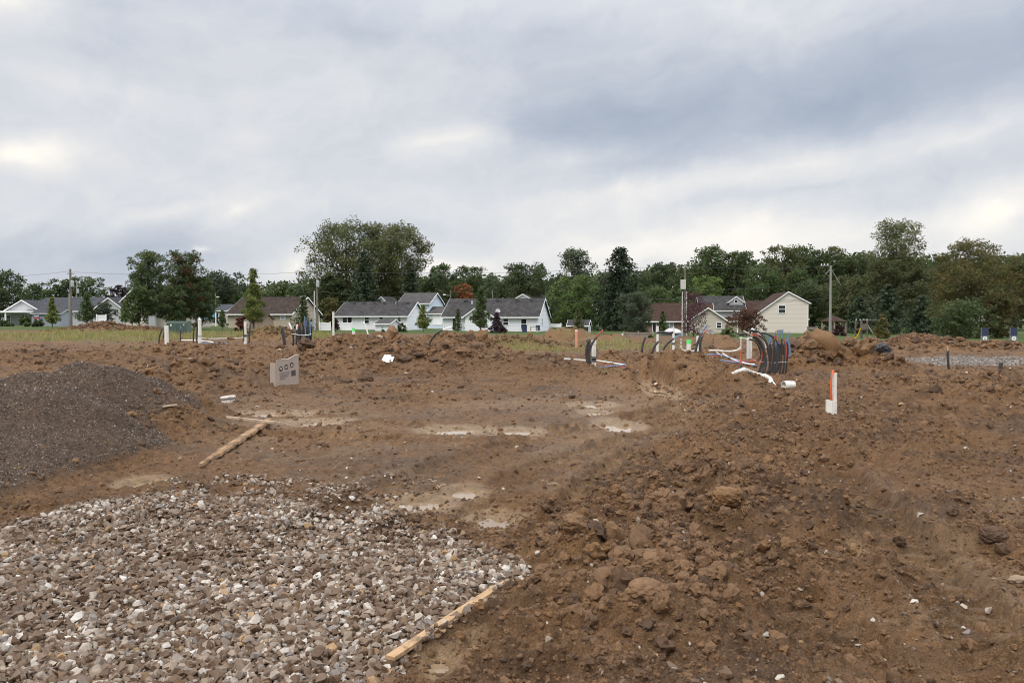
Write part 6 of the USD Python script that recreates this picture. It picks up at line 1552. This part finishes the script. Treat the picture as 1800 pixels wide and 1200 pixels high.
def plank(name, label, cat, p, q, w, th, mat, point=0.0, ragged=False, lift=0.0, seed=0, end_lift=0.0):
    a, b = gnd(*p), gnd(*q)
    for g in (a, b):
        g[2] = float(np.median(H(g[0] + np.linspace(-0.1, 0.1, 5), np.full(5, g[1])))) + lift
    b[2] += end_lift
    d = b - a; Ln = float(np.linalg.norm(d)); yaw = math.degrees(math.atan2(d[1], d[0])); pitch = math.asin(d[2] / Ln)
    if point:
        poly = [(0, -w / 2), (Ln - point, -w / 2), (Ln, 0), (Ln - point, w / 2), (0, w / 2)]
    else:
        poly = [(0, -w / 2), (Ln, -w / 2), (Ln, w / 2), (0, w / 2)]
    if ragged:
        r = np.random.default_rng(seed)
        s = np.linspace(0, 1, 26)
        wa = w / 2 * (0.88 + 0.12 * r.random(26)) * np.where(s < 0.22, 0.35 + s * 2.6, 1) * np.where(s > 0.86, 1 - (s - 0.86) * 3.0, 1); wb = w / 2 * (0.88 + 0.12 * r.random(26)) * np.where(s < 0.3, 0.3 + s * 2.2, 1)
        poly = [(x, -y) for x, y in zip(s * Ln, wa)] + [(x, y) for x, y in zip(s[::-1] * Ln, wb[::-1])]
    m_ = trimesh.creation.extrude_polygon(shapely.Polygon(poly), th, engine='earcut'); v, f = trimesh.remesh.subdivide_to_size(m_.vertices, m_.faces, 0.12)
    if ragged:
        v = v + (meshkit.noise(v * 14 + 3, 8)[:, None] - 0.5) * np.array([0, 0.015, 0.022])
    c, s = math.cos(pitch), math.sin(pitch); v = np.stack([v[:, 0] * c - v[:, 2] * s, v[:, 1], v[:, 0] * s + v[:, 2] * c], -1)
    t = thing(name, label, cat, a, yaw); obj('board', (v, f), mat, t)
    return t, Ln, (c, s)


t, Ln, (c_, s_) = plank('wooden_stake', 'pointed wooden stake lying across the near edge of the gravel bed', 'stake', (686, 1177), (895, 1038), 0.052, 0.019, 'fresh_wood', 0.18, lift=0.038)
plank('broken_plank', 'splintered brown plank lying between the gravel heap and the clay', 'plank', (352, 826), (474, 750), 0.115, 0.035, 'muddy_wood', ragged=True, lift=0.02, seed=4, end_lift=0.03)
plank('wooden_lath', 'thin pale lath lying across the end of the splintered plank', 'lath', (398, 752), (493, 758), 0.055, 0.03, 'grey_lath', lift=0.085)
plank('wooden_lath', 'thin stick lying on the clay beside the foot of the gravel heap', 'lath', (286, 731), (312, 741), 0.03, 0.02, 'grey_lath', lift=0.05)
plank('wooden_lath', 'short pale piece of wood on the rubble behind the gravel heap', 'lath', (333, 647), (350, 642), 0.06, 0.03, 'grey_lath', lift=0.06)
g = gnd(1553, 634); g[2] = float(H(g[0], g[1])[0]) + 0.02
t = thing('plastic_bag', 'crumpled black plastic sheet on the right clod mound', 'plastic sheet', g)
v_ = trimesh.creation.icosphere(3); v = np.array(v_.vertices); k = 0.7 + 0.6 * meshkit.noise(v * 2.4 + 4, 2) + 0.25 * np.abs(meshkit.noise(v * 6, 3) - 0.5); v = v * k[:, None] * [0.21, 0.14, 0.17] + [0.0, 0, 0.14]; v[:, 0] -= 0.35 * (v[:, 2] - 0.1)
obj('sheet', (v, v_.faces), 'black_plastic', t, False); obj('fold', tube(curve([(-0.2, -0.05, 0.16), (-0.3, -0.08, 0.12), (-0.34, -0.1, 0.05)], 5), [0.05, 0.04, 0.02, 0.015, 0.01], 6), 'black_plastic', t)
# single boulders and clods that stand out
ROCK = {}
for nm, col in (('pale_rock', (0.36, 0.28, 0.19)), ('brown_rock', (0.235, 0.17, 0.115)), ('grey_rock', (0.25, 0.23, 0.20)), ('dark_rock', (0.10, 0.085, 0.075)), ('clay_lump', tuple(CLAY * 1.05)), ('dark_clay', tuple(DARK * 1.1)), ('orange_clay', tuple(ORANGE * 1.05))):
    plain(nm, col, 0.75, 0.28, 9.0, 0.8, bscale=30.0, spec=0.3)
for px, py, w, nm, lab, sq in [(492, 622, 12, 'pale_rock', 'pale boulder on the left berm above the cardboard box', 0.75), (714, 662, 8, 'pale_rock', 'pale rounded stone in front of the middle mound', 0.8), (491, 716, 12, 'brown_rock', 'flat brown stone on the clay below the cardboard box', 0.6), (1788, 1040, 40, 'brown_rock', 'smooth brown boulder at the right edge', 0.6), (1077, 1050, 20, 'dark_rock', 'dark round stone left of the big near clod', 0.9), (1348, 1138, 26, 'grey_rock', 'pale flaky stone in the near right clay', 0.6),
                               (667, 604, 14, 'pale_rock', 'sandy boulder on the crest of the middle mound', 0.8), (975, 654, 8, 'dark_rock', 'dark stone at the foot of the middle berm', 0.7), (1045, 938, 18, 'pale_rock', 'angular pale stone on the crest of the near clods', 0.9), (1508, 1147, 13, 'grey_rock', 'white stone on the right mud flat', 0.6), (985, 1132, 9, 'pale_rock', 'small cream stone on the mud by the stake', 0.7), (1265, 937, 0, 'grey_rock', '', 1)]:
    if not w:
        continue
    g = gnd(px, py); g[2] = float(H(g[0], g[1])[0]); r_ = w / 2 * g[1] / FPX
    v, f = clod_shape(np.random.default_rng(int(px))) if nm != 'grey_rock' else stone_shape(np.random.default_rng(int(px)), 22, sq)
    v = v / np.abs(v[:, 0]).max() * r_ * [1, 0.85, sq]; tag(obj('stone', (v + g + [0, 0, r_ * sq * 0.45], f), nm, smooth=40), lab, 'stone')
for px, py, w, nm, lab, sq in [(1140, 1005, 100, 'clay_lump', 'biggest lump of clay in the near foreground, right of the stake', 0.62), (1138, 1098, 90, 'clay_lump', 'second biggest near lump of clay, below the biggest', 0.55), (1278, 908, 58, 'orange_clay', 'orange brown lump of clay in the right foreground', 0.7), (1745, 968, 54, 'dark_clay', 'dark lump of clay on the right mud flat', 0.65), (955, 1010, 42, 'clay_lump', 'rounded lump of clay at the tip of the gravel bed', 0.75), (1010, 985, 50, 'clay_lump', 'lump of clay just right of the gravel tip', 0.75),
                               (1318, 1165, 30, 'dark_clay', 'dark lump of clay at the bottom edge', 0.7), (273, 737, 24, 'dark_clay', 'dark lump of clay on the right flank of the gravel heap', 0.75), (232, 725, 20, 'orange_clay', 'orange lump of clay on the gravel heap', 0.7), (132, 826, 14, 'orange_clay', 'small orange lump low on the gravel heap', 0.8), (248, 788, 20, 'dark_clay', 'dark lump of clay at the foot of the gravel heap', 0.7), (88, 620, 26, 'dark_clay', 'dark flat lump of clay behind the gravel heap', 0.5), (265, 640, 18, 'dark_clay', 'dark lump of clay below the thick left pipe', 0.8),
                               (645, 672, 34, 'dark_clay', 'pair of dark wet lumps in front of the middle mound', 0.6), (606, 676, 30, 'dark_clay', 'dark wet lump left of the pair before the middle mound', 0.5), (712, 639, 26, 'dark_clay', 'dark wet lump on the middle mound touching the white board', 0.5), (738, 634, 30, 'dark_clay', 'longer dark wet lump on the middle mound right of the white board', 0.42), (762, 640, 20, 'dark_clay', 'small dark lump at the right end of the wet lumps', 0.5)]:
    g = gnd(px, py); g[2] = float(H(g[0], g[1])[0]); r_ = w / 2 * g[1] / FPX
    r0 = np.random.default_rng(int(px) + 1)
    m_ = trimesh.creation.icosphere(4); v = np.array(m_.vertices); o = r0.uniform(0, 40, 3)
    k = 0.62 + 0.75 * meshkit.fbm(v * 1.1 + o, 3, 3) + 0.30 * (meshkit.fbm(v * 4 + o, 3, 4) - 0.5) + 0.16 * (meshkit.noise(v * 12 + o, 5) - 0.5)
    v = v * k[:, None]; v = v / np.abs(v[:, 0]).max() * r_ * [1, 0.8, sq]; tag(obj('clay_clod', (v + g + [0, 0, r_ * sq * 0.2], m_.faces), nm, smooth=True), lab, 'clod')
# dry roots and straws
for px, py, lab in [(1275, 860, 'pale dry roots sticking out beside the orange brown lump'), (1340, 840, 'pale curved straw on the right clods'), (770, 862, 'dry straw lying near the middle puddle'), (760, 845, 'long dry stem left of the middle puddle'), (965, 860, 'thin dry root on the churned clay in the middle'), (565, 672, 'dry grass tuft at the foot of the cardboard box')]:
    g = gnd(px, py); g[2] = float(H(g[0], g[1])[0]); r0 = np.random.default_rng(int(px)); m = g[1] / FPX
    t = thing('dry_root', lab, 'root', g)
    for i in range(4):
        a = r0.uniform(0, 6.28); l_ = r0.uniform(6, 20) * m
        obj('strand', tube(curve([(0, 0, -0.01), (l_ * 0.4 * math.cos(a), l_ * 0.4 * math.sin(a), l_ * 0.5 * r0.random()), (l_ * math.cos(a + 0.4), l_ * math.sin(a + 0.4), l_ * 0.6 * r0.random())], 6), 0.0035, 4, False), 'twig', t)

print('triangles', sum(len(UsdGeom.Mesh(p).GetFaceVertexCountsAttr().Get()) for p in stage.Traverse() if p.IsA(UsdGeom.Mesh)))
